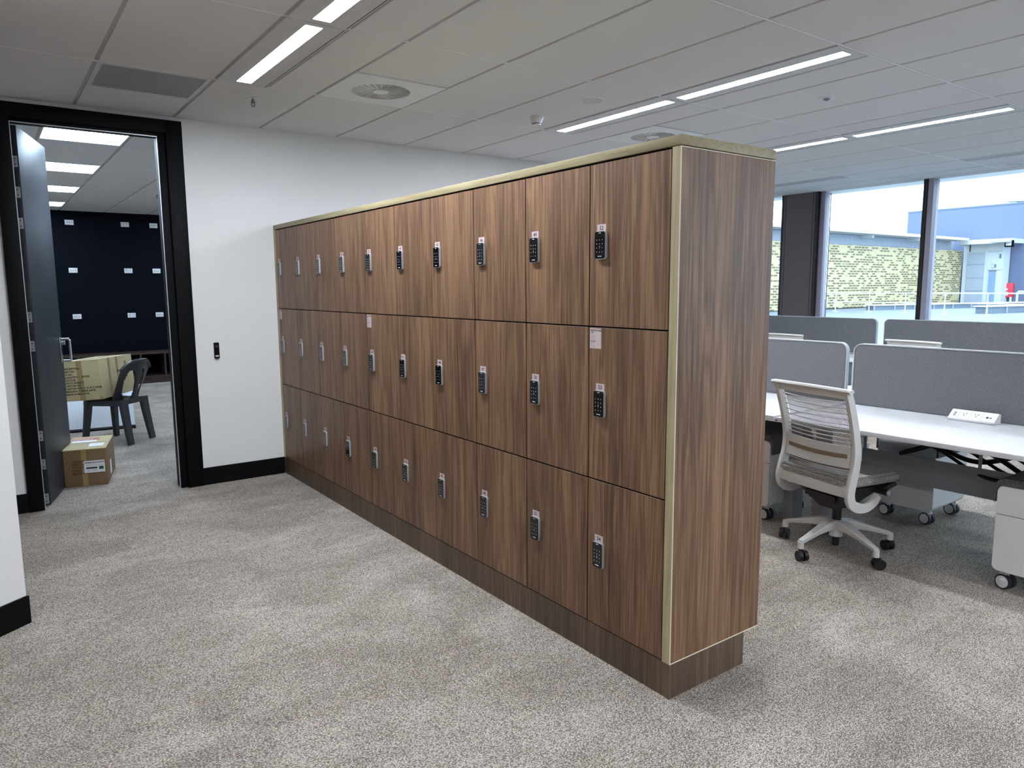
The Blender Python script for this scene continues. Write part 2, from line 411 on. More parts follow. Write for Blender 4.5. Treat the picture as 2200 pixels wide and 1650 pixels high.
# room beyond the door
m = MB(); m.box((-3.2, 11.4, 0), (4.5, 11.52, H+.1), NAVY); struct(m, 'wall_navy', 'dark navy wall with rows of white sockets seen through the door', 'wall')
m = MB(); m.box((-3.32, L+.13, 0), (-3.2, 11.52, H+.1), WALLM); struct(m, 'wall_room_left', 'white side wall of the room beyond the door', 'wall')
cells = []; plights = [(-1.4, 4.18+.6), (-1.4, 6.58), (-1.4, 8.38), (-1.4, 10.18), (1.0, 4.78), (1.0, 6.58), (1.0, 8.38), (1.0, 10.18)]
xs = [-3.2+.0, -2.6, -2.0, -1.4, -.8, -.2, .4, 1.0, 1.6, 2.2, 2.8, 3.4, 4.0, 4.5]
ys = [L+.13, 4.18+1.2, 6.58, 7.78, 8.98, 10.18, 11.38]
for i in range(len(xs)-1):
    for j in range(len(ys)-1):
        yy = [ys[j], ys[j+1]]
        if xs[i] in (-1.4, 1.0):
            segs = sorted([yy[0], yy[1]] + [v for (lx, ly) in plights if lx == xs[i] for v in (ly, ly+.6) if yy[0] < v < yy[1]-.01])
            for a, b in zip(segs[:-1], segs[1:]):
                if any(lx == xs[i] and ly-.01 <= (a+b)/2 <= ly+.61 for lx, ly in plights): continue
                if b-a > .05: cells.append((xs[i], a, xs[i+1], b))
        else: cells.append((xs[i], yy[0], xs[i+1], yy[1]))
m = MB(); ceil_tiles(m, cells); struct(m, 'ceiling_inner_room', 'tiled ceiling of the room beyond the door', 'ceiling')
m = MB(); m.box((-3.2, L+.13, H+.0075), (4.5, 11.4, H+.03), TBAR); struct(m, 'trim_2', 'grey ceiling grid of the room beyond the door', 'ceiling grid')

# ------------------------------------------------------------------ door
dr = bpy.data.objects.new('door_1', None); C.objects.link(dr); dr['kind'] = 'structure'
dr['label'] = 'charcoal door standing open inside a wide black frame'; dr['category'] = 'door'
m = MB(); y0, y1 = L-.022, L+.152
m.box((-1.720, y0, 0), (-1.630, y1, 2.635), BLK, bev=.003); m.box((-.725, y0, 0), (-.617, y1, 2.635), BLK, bev=.003)
m.box((-1.630, y0, 2.545), (-.725, y1, 2.635), BLK, bev=.003)
m.box((-1.640, y0+.03, 0), (-1.630, y1-.01, 2.545), BLK, bev=.002); m.box((-.772, y0+.03, 0), (-.725, y1-.01, 2.545), BLK, bev=.002)
m.box((-1.630, y0+.03, 2.528), (-.772, y1-.01, 2.545), BLK, bev=.002)
m.build('door_frame', dr)
m = MB(); s = MB()
for x in (-1.630, -.778): s.box((x, y0+.045, 0), (x+.006, y0+.053, 2.52), SATIN)
s.box((-1.630, y0+.045, 2.520), (-.772, y0+.053, 2.526), SATIN)
s.build('seal_strip', dr)['label'] = 'thin silver seal strip inside the black frame'
ang = math.atan2(.72, .19)
M0 = Matrix.Translation((-1.590, L+.092, 0)) @ Matrix.Rotation(ang, 4, 'Z')
m = MB(); m.box((0, 0, .008), (.80, .042, 2.515), DOORM, bev=.0015, M=M0); leaf = m.build('door_leaf', dr)
hs = MB()
for z in (2.288, 2.094, 1.897, 1.288, 1.095, .487, .29, .05):
    hb = MB(); hb.box((-.002, .008, z-.035), (.0012, .034, z+.035), SATIN, bev=.0005, seg=1, M=M0)
    for dz in (-.018, .018): hb.cyl((-.004, .021, z+dz), (-.001, .021, z+dz), .004, PLAST, 8, M=M0)
    hb.build('hinge_plate', dr)
hd = MB()
for sgn, yy in ((-1, 0.0),):
    hd.tube([(.73, yy, 1.095), (.73, yy-.062, 1.095), (.735, yy-.065, 1.09), (.735, yy-.065, .935), (.73, yy-.062, .93), (.73, yy, .93)], .008, CHROME, 10, M=M0)
    hd.box((.715, -.006, .915), (.752, 0, 1.11), CHROME, bev=.002, M=M0)
    hd.cyl((.735, -.006, 1.065), (.735, -.022, 1.065), .013, CHROME, 16, M=M0)
    hd.box((.733, -.034, 1.048), (.737, -.022, 1.082), CHROME, bev=.001, M=M0)
hd.build('door_handle', leaf)['label'] = 'polished chrome pull handle with lock cylinder'

# ------------------------------------------------------------------ access reader on the wall
rd = thing('access_reader', 'small black access reader on the white wall right of the door', 'card reader', (-.47, L, 1.01))
m = MB(); m.prism(rrect(-.019, -.06, .019, .06, .008), 0, .018, GLOSSB, M=frame((0, 0, 0), (1, 0, 0), (0, 0, 1)), bev=.002); m.build('reader_body', rd)
m = MB(); m.box((-.011, -.0195, .022), (.011, -.018, .04), mat('smoked_indicator', (52, 56, 62), .3)); m.build('indicator_window', rd)
m = MB(); m.box((-.012, -.0195, -.046), (.012, -.018, -.036), PRINTW); m.build('status_strip', rd)

# ------------------------------------------------------------------ lockers
W0, T0 = .3973, .0399
ZB, Z1, Z2, Z3, ZT, DP = .1326, .7229, 1.312, 1.9105, 1.946, .5103
cs = thing('locker_surround', 'walnut and pale oak casing around the bank of thirty lockers', 'cabinet', (0, 0, 0))
m = MB(); m.box((0, 0, Z3+.003), (DP, L-.001, ZT), OAK, bev=.001)
tp = m.build('top_panel', cs)['label'] = 'pale oak top panel'
m = MB(); m.box((.004, .0012, ZB), (DP-.002, T0-.003, Z3), WALNUT); m.build('end_panel', cs)
m = MB(); m.box((0, 0, ZB-.001), (.0045, T0-.003, Z3), OAKZ); m.build('front_edge', cs)['label'] = 'pale oak upright edge at the near corner'
m = MB(); m.box((0, -.0006, ZB-.001), (DP-.002, .0012, ZB+.0025), EDGE); m.box((0, -.0006, Z3-.0035), (DP-.002, .0012, Z3-.0005), EDGE); m.box((-.0004, -.0008, ZB-.001), (.0022, .0012, Z3-.0005), EDGE)
m.build('edge_band', cs)['label'] = 'thin pale edging line round the end panel'
m = MB(); m.box((0, T0+10*W0+.002, ZB-.001), (DP-.002, L-.001, Z3), OAKZ); m.build('far_end_panel', cs)['label'] = 'pale oak upright against the wall'
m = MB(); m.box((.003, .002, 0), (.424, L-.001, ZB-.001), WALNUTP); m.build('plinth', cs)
m = MB(); m.box((.47, T0-.003, ZB), (DP-.004, T0+10*W0+.002, Z3), WALNUT); m.build('back_panel', cs)

# shared lock mesh parts (local frame: x out of door is -x, y along, z up)
F = frame((0, 0, 0), (0, -1, 0), (0, 0, 1))     # local x -> -Y, y -> Z, z -> -X
def lock_parts():
    b = MB(); b.prism(rrect(-.0285, -.051, .0285, .051, .009), 0, .0125, SATIN, M=F, bev=.002); b = b.build('keypad_lock')
    k = MB(); k.prism(rrect(-.0265, -.049, .0265, .049, .008), .0123, .0141, GLOSSB, M=F)
    for r_ in range(4):
        for c_ in range(3):
            k.cyl((-.0158+.0148*c_, .019-.0145*r_, .0140), (-.0158+.0148*c_, .019-.0145*r_, .0144), .0016, PRINTW, 8, M=F)
    k.cyl((0, -.0045, .0140), (0, -.0045, .0144), .0018, PRINTW, 8, M=F)
    k.box((-.006, .0425, .0140), (.006, .045, .0144), PRINTW, M=F); k.box((-.010, -.0415, .0140), (.010, -.0385, .0144), PRINTW, M=F)
    k = k.build('keypad_face'); k['label'] = 'gloss black keypad face with pale digits'
    return b, k
BODY, FACE = lock_parts()
used = False
rows = [(Z2, Z3, 'top row'), (Z1, Z2, 'middle row'), (ZB, Z1, 'bottom row')]
col_words = ['at the near end of the bank', 'in the second column from the near end', 'in the third column from the near end', 'in the fourth column from the near end',
             'in the fifth column from the near end', 'in the fifth column from the wall', 'in the fourth column from the wall', 'in the third column from the wall',
             'in the second column from the wall', 'next to the white wall']
dm = {}
for k in range(10):
    for r_, (za, zb, rn) in enumerate(rows):
        num = 52-3*k+r_; y = T0+k*W0
        t = thing('locker', f'walnut locker numbered {num}, {rn}, {col_words[k]}', 'locker', (0, y, za), group='keypad lockers in the walnut bank')
        hh = zb-za
        m = MB(); m.box((.021, .0005, .0005), (.468, W0-.0005, hh-.0005), SLOT)
        for q in (((.005, .0003, .0005), (.021, .0022, hh-.0005)), ((.005, W0-.0022, .0005), (.021, W0-.0003, hh-.0005)), ((.005, .0022, .0004), (.021, W0-.0022, .0022)), ((.005, .0022, hh-.0022), (.021, W0-.0022, hh-.0004))): m.box(*q, SLOT)  # black strips fill the door gaps, standing in for their shade
        m.build('locker_body', t)
        g_ = .0028; top = .005 if r_ == 0 else g_
        m = MB(); m.box((.002, g_, g_), (.0205, W0-g_, hh-top), WALNUT, bev=.0006, seg=1); d_ = m.build('door', t)
        zc = hh/2+(.005 if r_ == 1 else .001); yc = .327
        if used: b_ = BODY.copy(); C.objects.link(b_); f_ = FACE.copy(); C.objects.link(f_)
        else: b_, f_ = BODY, FACE
        used = True
        b_.parent = d_; b_.location = (.002, yc, zc); f_.parent = d_; f_.location = (.002, yc, zc)
        m = MB(); FL = frame((.0018, yc+.005, zc+.063), (0, -1, 0), (0, 0, 1))
        m.box((-.023, -.013, 0), (.023, .013, .0004), PAPER, M=FL)
        m.text(str(num), .0215, FL @ Matrix.Translation((0, -.0082, .0006)), PRINTB, 'CENTER', bold=.0004)
        m.build('number_label', d_)['label'] = f'small pinkish label reading {num}'
        if (k, r_) in ((0, 1), (5, 1), (9, 1)):
            m = MB(); FS = frame((.0018, W0-.006, hh-.006), (0, -1, 0), (0, 0, 1))
            m.box((0, -.076, 0), (.062, 0, .0004), PAPER, M=FS)
            yy = -.011
            for tx, sz, bo in (('INSTRUCTIONS', .0085, .0004), ('LOCK', .0065, .0003), ('Press C', .005, 0), ('Enter 4 digit code', .0045, 0), ('Press lock', .005, 0), ('Light shows red', .0045, 0),
                               ('UNLOCK', .0065, .0003), ('Press C', .005, 0), ('Enter code', .005, 0), ('Turn handle', .005, 0)):
                m.text(tx, sz, FS @ Matrix.Translation((.004, yy, .0006)), PRINTB, bold=bo); yy -= .0068
            m.build('instruction_label', d_)['label'] = 'pinkish instruction label at the upper corner of the door'

# ------------------------------------------------------------------ ceiling fixtures
def ceiling_light(x0, j, label, grp):
    y1_ = yj(j); t = thing('ceiling_light', label, 'ceiling light', (x0+.15, y1_-.6, H), group=grp)
    m = MB(); a, b, c, d = -.143, -.594, .143, .594
    for q in (((a, b, -.003), (-.041, d, .02)), ((.041, b, -.003), (c, d, .02)), ((-.041, b, -.003), (.041, -.555, .02)), ((-.041, .555, -.003), (.041, d, .02))): m.box(*q, OFFW)
    m.box((.132, b+.004, -.0035), (.135, d-.004, -.003), SLOT)
    m.build('light_frame', t)
    m = MB(); m.box((-.041, -.555, -.001), (.041, .555, .012), LED); m.build('diffuser', t)
    return t
for k, nm in ((0, 'ceiling row by the doorway'), (4.0, 'ceiling row above the lockers'), (7.5, 'ceiling row nearest the windows'), (-4.0, 'ceiling row left of the view')):
    for j in ((4, 5) if k < 0 else (0, 1, 4, 5)):
        x0 = GX+.6*k
        if j == 0: lb = f'strip light in the {nm}, end one nearest the back wall'
        elif j == 1: lb = f'strip light in the {nm}, second from the back wall'
        else: lb = f'strip light in the {nm}, unseen, added for light'  # fixtures out of view, added to light the lockers and floor
        ceiling_light(x0, j, lb, 'recessed strip lights in the office ceiling')
def swirl(x, y, label):
    t = thing('ceiling_diffuser', label, 'air vent', (x, y, H), group='round swirl diffusers')
    m = MB(); n_ = 48; rr = .178; t_ = bmesh.new()
    # square plate with a round hole
    inner = [t_.verts.new((rr*math.cos(2*math.pi*i/n_), rr*math.sin(2*math.pi*i/n_), -.002)) for i in range(n_)]
    outer = []
    for i in range(n_):
        a = 2*math.pi*i/n_; c, s_ = math.cos(a), math.sin(a); k_ = .292/max(abs(c), abs(s_)); outer.append(t_.verts.new((c*k_, s_*k_, -.002)))
    up_ = [t_.verts.new((v.co.x, v.co.y, .03)) for v in inner]; uo = [t_.verts.new((v.co.x, v.co.y, .012)) for v in outer]
    for i in range(n_):
        j = (i+1) % n_; t_.faces.new((inner[i], outer[i], outer[j], inner[j])); t_.faces.new((inner[i], inner[j], up_[j], up_[i])); t_.faces.new((outer[i], uo[i], uo[j], outer[j]))
    bmesh.ops.recalc_face_normals(t_, faces=t_.faces); m._take(t_, WHT); m.cyl((0, 0, .0135), (0, 0, .032), rr, SLOT, 40)
    m.build('face_plate', t)
    m = MB(); m.cyl((0, 0, -.004), (0, 0, .01), .05, WHT, 24)
    for i in range(22):
        Mz = Matrix.Rotation(2*math.pi*i/22, 4, 'Z') @ Matrix.Translation((.11, 0, .005)) @ Matrix.Rotation(R(60), 4, 'X')
        m.box((-.066, -.0065, -.0010), (.066, .0065, .0010), WHT, M=Mz)
    m.build('swirl_vanes', t)
swirl(GX+.9, GY-.3, 'round swirl diffuser in the ceiling between the strip light and the speaker')
swirl(GX+.6*5.5, GY-.3, 'round swirl diffuser half hidden above the locker bank top')
t = thing('return_air_grille', 'grey perforated return air grille in the ceiling above the door', 'air vent', (-.9695, 3.18, H))
m = MB()
for q in (((-.29, -.27, -.002), (-.265, .27, .01)), ((.265, -.27, -.002), (.29, .27, .01)), ((-.265, -.27, -.002), (.265, -.25, .01)), ((-.265, .25, -.002), (.265, .27, .01))): m.box(*q, OFFW)
m.build('grille_frame', t); m = MB(); m.box((-.265, -.25, 0), (.265, .25, .006), PERF); m.build('perforated_panel', t)
def linvent(y, label):
    t = thing('slot_diffuser', label, 'air vent', (GX+6.6+.095, y, H), group='slot diffusers by the windows')
    m = MB()
    for a, b in ((-.093, -.058), (-.030, -.012), (.012, .030), (.058, .093)): m.box((a, -.59, -.002), (b, .59, .015), OFFW)
    m.build('diffuser_frame', t); m = MB(); m.box((-.06, -.59, .012), (.06, .59, .016), SLOT)
    for i in range(40): m.box((-.058, -.58+.0295*i, .004), (.058, -.577+.0295*i, .012), OFFW)
    m.build('slot_blades', t)
linvent(GY-1.8, 'long slot diffuser near the right window'); linvent((GY+L)/2+.03, 'long slot diffuser near the window column')
def small_round(name, x, y, r, label, cat, grp=None):
    t = thing(name, label, cat, (x, y, H), group=grp)
    m = MB(); FIT = mat('fitting_white', (246, 246, 246), .5)
    m.cyl((0, 0, -.006), (0, 0, 0), r*.93, FIT, 32, r2=r); m.build('rim', t)
    m = MB(); m.cyl((0, 0, -.0085), (0, 0, -.006), r*.84, mat('speaker_mesh', (205, 205, 205), .8), 32); m.build('mesh_cover', t)
small_round('ceiling_speaker', 1.439, 2.017, .083, 'round white ceiling speaker beside the strip light above the lockers', 'speaker')
small_round('ceiling_speaker', 6.653, 1.477, .09, 'round ceiling speaker close to the right-hand window', 'speaker')
small_round('ceiling_speaker', 6.60, 4.264, .09, 'round ceiling speaker beside the window column', 'speaker')
t = thing('smoke_detector', 'white smoke detector on the ceiling above the lockers', 'smoke detector', (1.43, 2.59, H))
m = MB(); m.cyl((0, 0, -.012), (0, 0, 0), .05, WHT, 28, r2=.052); m.cyl((0, 0, -.045), (0, 0, -.012), .036, WHT, 28, r2=.05); m.build('detector_body', t)
m = MB(); m.cyl((0, 0, -.050), (0, 0, -.045), .030, SLOT, 24); m.cyl((0, 0, -.058), (0, 0, -.050), .032, WHT, 24, r2=.034); m.build('sensor_chamber', t)
t = thing('motion_sensor', 'small flush motion sensor in the ceiling between two light rows', 'sensor', (2.65, 1.116, H))
m = MB(); m.cyl((0, 0, -.006), (0, 0, 0), .047, WHT, 28, r2=.052); m.build('rim', t)
m = MB(); m.sphere((0, 0, -.004), .024, mat('sensor_lens', (120, 122, 128), .4), 16, (1, 1, .7)); m.build('lens', t)
def sprinkler(x, y, label):
    t = thing('fire_sprinkler', label, 'sprinkler', (x, y, H), group='sprinkler heads')
    m = MB(); m.cyl((0, 0, -.004), (0, 0, 0), .034, WHT, 24, r2=.04); m.build('escutcheon', t)
    SPR = mat('dull_brass_chrome', (92, 90, 88), .4, metal=.5)
    m = MB(); m.cyl((0, 0, -.03), (0, 0, 0), .008, SPR, 10); m.cyl((0, 0, -.050), (0, 0, -.047), .016, SPR, 16)
    for s_ in (-1, 1): m.tube([(0, 0, -.01), (s_*.011, 0, -.02), (s_*.010, 0, -.036), (0, 0, -.047)], .003, SPR, 6)
    m.build('sprinkler_head', t)
sprinkler(-.364, 3.21, 'sprinkler head in the office ceiling beside the return grille')
sprinkler(.05, 8.6, 'sprinkler head in the ceiling of the room beyond the door')
for i, (lx, ly) in enumerate(plights):
    if lx == 1.0 and ly < 10: wd = 'out of view right of the doorway'
    wd = ['nearest the doorway', 'second from the doorway', 'third from the doorway', 'farthest from the doorway'][i % 4]
    side = 'in the left row' if lx < 0 else 'in the right row'
    t = thing('panel_light', f'square glowing ceiling panel in the navy room, {side}, {wd}', 'ceiling light', (lx+.3, ly+.3, H), group='square ceiling panels in the navy room')
    m = MB()
    for q in (((-.292, -.292, -.002), (-.28, .292, .01)), ((.28, -.292, -.002), (.292, .292, .01)), ((-.28, -.292, -.002), (.28, -.28, .01)), ((-.28, .28, -.002), (.28, .292, .01))): m.box(*q, OFFW)
    m.build('panel_frame', t); m = MB(); m.box((-.28, -.28, 0), (.28, .28, .006), LEDR); m.build('diffuser', t)

# ------------------------------------------------------------------ navy room contents
rn3 = ['top row', 'middle row', 'bottom row']; cn = ['left', 'centre', 'right']
for r_, z in enumerate((2.487, 1.767, 1.063)):
    for c_, x in enumerate((-.682, .073, .483)):
        kind = 'two power outlets' if c_ == 1 else 'data ports'
        t = thing('wall_socket', f'white wall plate with {kind} on the navy wall, {rn3[r_]}, {cn[c_]}', 'socket', (x, 11.4, z), group='white plates on the navy wall')
        m = MB(); m.box((-.058, -.010, -.037), (.058, 0, .037), WHT, bev=.003); m.build('plate', t)
        m = MB()
        if c_ == 1:
            for sx in (-.026, .026):
                for dx, dz, a in ((-.008, .004, 30), (.008, .004, -30), (0, -.010, 0)):
                    m.box((-.0014, -.0008, -.005), (.0014, 0, .005), PRINTB, M=Matrix.Translation((sx+dx, -.0101, dz)) @ Matrix.Rotation(R(a), 4, 'Y'))
                m.box((sx-.006, -.013, .016), (sx+.006, -.010, .028), GREYP)
        else:
            for sx in (-.03, 0, .03): m.box((sx-.008, -.0108, -.009), (sx+.008, -.0099, .007), GREYP); m.box((sx-.008, -.0108, .014), (sx+.008, -.0099, .018), PRINTW)
        m.build('outlets', t)
WDK = wood('dark_walnut_unit', (44, 32, 27), (60, 45, 37), (78, 58, 48), axis='x')
t = thing('low_shelf_unit', 'long low dark walnut shelf unit along the navy wall', 'shelf', (0, 11.17, 0))
m = MB(); m.box((-3.1, -.22, .458), (3.5, .22, .487), WDK, bev=.001); m.build('top', t)
m = MB(); m.box((-3.1, -.22, .09), (3.5, .22, .115), WDK); m.build('base_shelf', t)
m = MB(); m.box((-3.1, -.20, 0), (3.5, .18, .09), WDK); m.build('plinth', t)
m = MB(); m.box((-3.1, .19, .115), (3.5, .22, .458), SLOT); m.build('back', t)
for x in (-3.08, -2.28, -1.50, -.75, -.44, .09, .44, 1.17, 1.9, 2.63, 3.48):
    m = MB(); m.box((x-.012, -.22, .115), (x+.012, .19, .458), WDK); m.build('divider', t)

# stacking garden chair; local +x = forward (away from the back)
def blend(a, b, f): return Vector(a)*(1-f)+Vector(b)*f
t = thing('plastic_chair', 'charcoal plastic stacking chair with two oval back openings', 'chair', (0, 0, 0))
ctr = Vector((-.865, 6.29, 0)); fdir = Vector((-.70, .71, 0)).normalized(); ldir = Vector((.71, .70, 0)).normalized()
def P3(f, s_, z): return ctr + fdir*f + ldir*s_ + Vector((0, 0, z))
m = MB()
# seat pan
n_ = 10; t_ = bmesh.new(); top = []; bot = []
for i in range(n_+1):
    rowt = []; rowb = []
    for j in range(n_+1):
        u, v = i/n_, j/n_; f = -.19+.40*u; wd = .165+.035*u; s_ = (v*2-1)*wd; z = .425-.022*math.sin(math.pi*u)*math.sin(math.pi*v)-.012*(u > .95)-.01*(abs(v*2-1) > .95)
        rowt.append(t_.verts.new(P3(f, s_, z))); rowb.append(t_.verts.new(P3(f, s_, z-.012-(.035 if i in (0, n_) or j in (0, n_) else 0))))
    top.append(rowt); bot.append(rowb)
for i in range(n_):
    for j in range(n_):
        t_.faces.new((top[i][j], top[i+1][j], top[i+1][j+1], top[i][j+1])); t_.faces.new((bot[i][j], bot[i][j+1], bot[i+1][j+1], bot[i+1][j]))
for i in range(n_):
    t_.faces.new((top[i][0], bot[i][0], bot[i+1][0], top[i+1][0])); t_.faces.new((top[i][n_], top[i+1][n_], bot[i+1][n_], bot[i][n_]))
    t_.faces.new((top[0][i], top[0][i+1], bot[0][i+1], bot[0][i])); t_.faces.new((top[n_][i], bot[n_][i], bot[n_][i+1], top[n_][i+1]))
bmesh.ops.recalc_face_normals(t_, faces=t_.faces); m._take(t_, CHAIRP); m.build('seat', t)
def bar(mb, pts, w0, d0, w1, d1, side):
    n__ = len(pts)
    mb.sweep(pts, lambda i: [(a*(w0+(w1-w0)*i/(n__-1))/2, b*(d0+(d1-d0)*i/(n__-1))/2) for a, b in ((-1, -.6), (-.8, -1), (.8, -1), (1, -.6), (1, .6), (.8, 1), (-.8, 1), (-1, .6))], CHAIRP, side)
for (f, s_, ff, fs) in ((-.17, -.145, -.245, -.175), (-.17, .145, -.235, .155), (.18, -.17, .215, -.215), (.18, .17, .20, .20)):
    pts = []
    for i in range(9):
        q = i/8; e = q**1.2
        pts.append(P3(f+(ff-f)*e+(.0 if q > .1 else 0), s_+(fs-s_)*e, .42*(1-q)))
    m = MB(); bar(m, pts, .100 if f < 0 else .085, .045, .070 if f < 0 else .058, .035, ldir); m.build('leg', t)
# curved back shell with two openings: grid with skipped cells
m = MB(); NU, NV = 40, 28; t_ = bmesh.new(); g1 = {}; g2 = {}
def backp(u, v, off):
    a = (u*2-1); hgt = .40+v*(.395-.085*abs(a)**3.0); hw = .165+.035*v
    f = -.185-.10*v+.19*(1-math.cos(a*1.15))*(1-.45*v); return P3(f+off, a*hw, hgt)
def hole(u, v):
    a = u*2-1
    for c_ in (-.45, .45):
        if ((a-c_-(.10*(v-.45) if c_ > 0 else -.10*(v-.45)))/.25)**2.6 + ((v-.43)/.33)**2.6 < 1 if False else (abs((a-c_)/.30)**2.3 + abs((v-.41)/.38)**2.4 < 1): return True
    return False
def cell(i, j): return 0 <= i < NU and 0 <= j < NV and not hole((i+.5)/NU, (j+.5)/NV)
for i in range(NU+1):
    for j in range(NV+1):
        g1[i, j] = t_.verts.new(backp(i/NU, j/NV, 0)); g2[i, j] = t_.verts.new(backp(i/NU, j/NV, .014))
for i in range(NU):
    for j in range(NV):
        if not cell(i, j): continue
        t_.faces.new((g1[i, j], g1[i+1, j], g1[i+1, j+1], g1[i, j+1])); t_.faces.new((g2[i, j], g2[i, j+1], g2[i+1, j+1], g2[i+1, j]))
        for (di, dj, a, b) in ((-1, 0, (i, j), (i, j+1)), (1, 0, (i+1, j), (i+1, j+1)), (0, -1, (i, j), (i+1, j)), (0, 1, (i, j+1), (i+1, j+1))):
            if not cell(i+di, j+dj): t_.faces.new((g1[a], g1[b], g2[b], g2[a]))
bmesh.ops.delete(t_, geom=[v for v in t_.verts if not v.link_faces], context='VERTS')
bmesh.ops.recalc_face_normals(t_, faces=t_.faces); m._take(t_, CHAIRP)
rim = [backp(i/20, 1, .007) for i in range(21)]
m.sweep(rim, lambda i: [(a*.014, b*.020) for a, b in ((-1, -.5), (-.5, -1), (.5, -1), (1, -.5), (1, .5), (.5, 1), (-.5, 1), (-1, .5))], CHAIRP, (0, 0, 1))
m.build('backrest', t, angle=60)

def carton(name, label, M, w_, d_, h_, cm, extras, jitter=.0):
    t = thing(name, label, 'box'); t.matrix_world = M
    m = MB(); m.box((0, 0, 0), (w_, d_, h_), cm, bev=.004, seg=2)
    m.build('box_body', t)
    m = MB()
    g = .0015
    m.box((-.001, -.0015, h_), (w_+.001, d_*.5-g, h_+.003), CARD); m.box((-.001, d_*.5+g, h_), (w_+.001, d_+.0015, h_+.003), CARD); m.build('lid_flap', t)
    extras(t, w_, d_, h_)
    return t
# big carton on the chair: local x along its printed end, local y along its long side
xe = Vector((.72, -.60, .10)).normalized(); ye = Vector((.69, .72, -.01)).normalized(); ze = xe.cross(ye).normalized(); ye = ze.cross(xe).normalized()
xe = Vector((.845, -.53, .065)).normalized(); ye = (Vector((.69, .72, .0)) - xe*Vector((.69, .72, .0)).dot(xe)).normalized(); ze = xe.cross(ye).normalized()
Acor = Vector((-1.011, 6.06, .452)); wb, db, hb_ = .36, .68, .37
O = Acor - xe*wb
Mbig = Matrix(((xe.x, ye.x, ze.x, O.x), (xe.y, ye.y, ze.y, O.y), (xe.z, ye.z, ze.z, O.z), (0, 0, 0, 1)))
def ex_big(t, w_, d_, h_):
    m = MB(); m.box((.155, -.0012, .0), (.205, 0, h_), TAPE); m.box((.155, -.002, h_+.003), (.205, d_, h_+.0038), TAPE)
    m.box((w_, .17, 0), (w_+.001, .21, h_), TAPE); m.box((w_, .33, .1), (w_+.001, .37, h_), TAPE); m.box((w_-.03, -.0012, 0), (w_, 0, .03), TAPE); m.build('packing_tape', t)
    m = MB(); FT = frame((.035, -.0016, h_-.075), (1, 0, 0), (0, 0, 1)); yy = 0
    for tx in ('DESCRIPTION:', 'PART NO:', 'PO NO:', 'QUANTITY:', 'COLOUR:', 'GROSS WEIGHT:', 'CARTON NO:', 'CARTON SIZE: 71 X 36 X 34CM', 'MANUFACTURING DATE:', 'MADE IN MALAYSIA'):
        m.text(tx, .0235, FT @ Matrix.Translation((.0008*abs(yy)*10, yy, 0)), PRINTB, bold=.0006); yy -= .0265
    m.build('printed_text', t); m = MB(); m.text('80 PCS', .0235, FT @ Matrix.Translation((.16, -.0795, 0)), PRINTB, bold=.0006)
    m.build('printed_text', t); m = MB()
    FR = frame((w_+.0016, .33, .22), (0, 1, 0), (0, 0, 1)); m.text('HEAVY LOAD', .03, FR, PRINTB, bold=.0008)
    m.build('printed_text', t); m = MB()
    FR = frame((w_+.0016, .50, .285), (0, 1, 0), (0, 0, 1)); m.text('PS', .045, FR, mat('brown_print', (112, 84, 52), .7), bold=.0006)
    m.build('printed_text', t)
carton('cardboard_box', 'long cardboard carton lying across the charcoal plastic chair', Mbig, wb, db, hb_, CARD, ex_big)
# small carton on the floor
xe = Vector((.275, -.062, 0)).normalized(); ye = Vector((-xe.y, xe.x, 0)); O = Vector((-1.468, 4.60, .001))
Msm = Matrix(((xe.x, ye.x, 0, O.x), (xe.y, ye.y, 0, O.y), (0, 0, 1, O.z), (0, 0, 0, 1)))
def ex_small(t, w_, d_, h_):
    m = MB(); m.box((.118, -.001, 0), (.152, 0, h_), TAPE); m.box((.118, -.002, h_+.003), (.152, d_*.55, h_+.0038), TAPE); m.box((0, d_*.42, h_+.003), (w_, d_*.48, h_+.0036), TAPE); m.build('packing_tape', t)
    m = MB(); FT = frame((.055, -.0014, .20), (1, 0, 0), (0, 0, 1)); yy = 0
    BR = mat('brown_ink', (64, 40, 22), .7)
    for tx in ('LENGTH', 'PART NO', 'COLOUR', 'C/NO', 'MADE IN MALAYSIA'):
        m.text(tx, .0235, FT @ Matrix.Translation((0, yy-.02, 0)), BR, bold=.0007); yy -= .0225
    m.build('printed_text', t)
    m = MB(); FT = frame((.132, -.0018, .098), (1, 0, 0), (0, 0, 1)); m.box((0, 0, 0), (.138, .092, .0006), mat('white_sticker', (222, 222, 226), .5), M=FT)
    m.text('ANE20UACEU/DWT', .0150, FT @ Matrix.Translation((.005, .072, .0009)), PRINTB, bold=.0005)
    m.box((.014, .030, .0006), (.086, .042, .0009), PRINTB, M=FT); m.box((.098, .022, .0006), (.128, .046, .0009), mat('green_square', (20, 82, 62), .5), M=FT)
    for yy in (.060, .053): m.box((.008, yy, .0006), (.128, yy+.0015, .0009), GREYP, M=FT)
    for a, b, yy in ((.02, .04, .014), (.05, .085, .012), (.055, .085, .020)): m.box((a, yy, .0006), (b, yy+.003, .0009), GREYP, M=FT)
    m.build('shipping_label', t)['label'] = 'white shipping label with a green square'
    WS = MATS['white_sticker']
    m = MB(); m.box((.155, .10, h_+.003), (.255, .22, h_+.0042), WS); m.build('address_label', t)['label'] = 'white paper label on the lid'
    m = MB(); m.box((.02, .29, h_+.003), (.19, .36, h_+.0042), WS); m.box((.01, .37, h_+.003), (.20, .46, h_+.0042), mat('red_sticker', (170, 84, 84), .5))
    m.text('FRAGILE', .036, frame((.022, .395, h_+.0046), (1, 0, 0), (0, 1, 0)), WS, bold=.0008)
    m.build('fragile_label', t)['label'] = 'red and white sticker on the lid'
    m = MB(); m.box((w_, .20, .03), (w_+.001, .28, .14), WS)
    m.build('side_label', t)
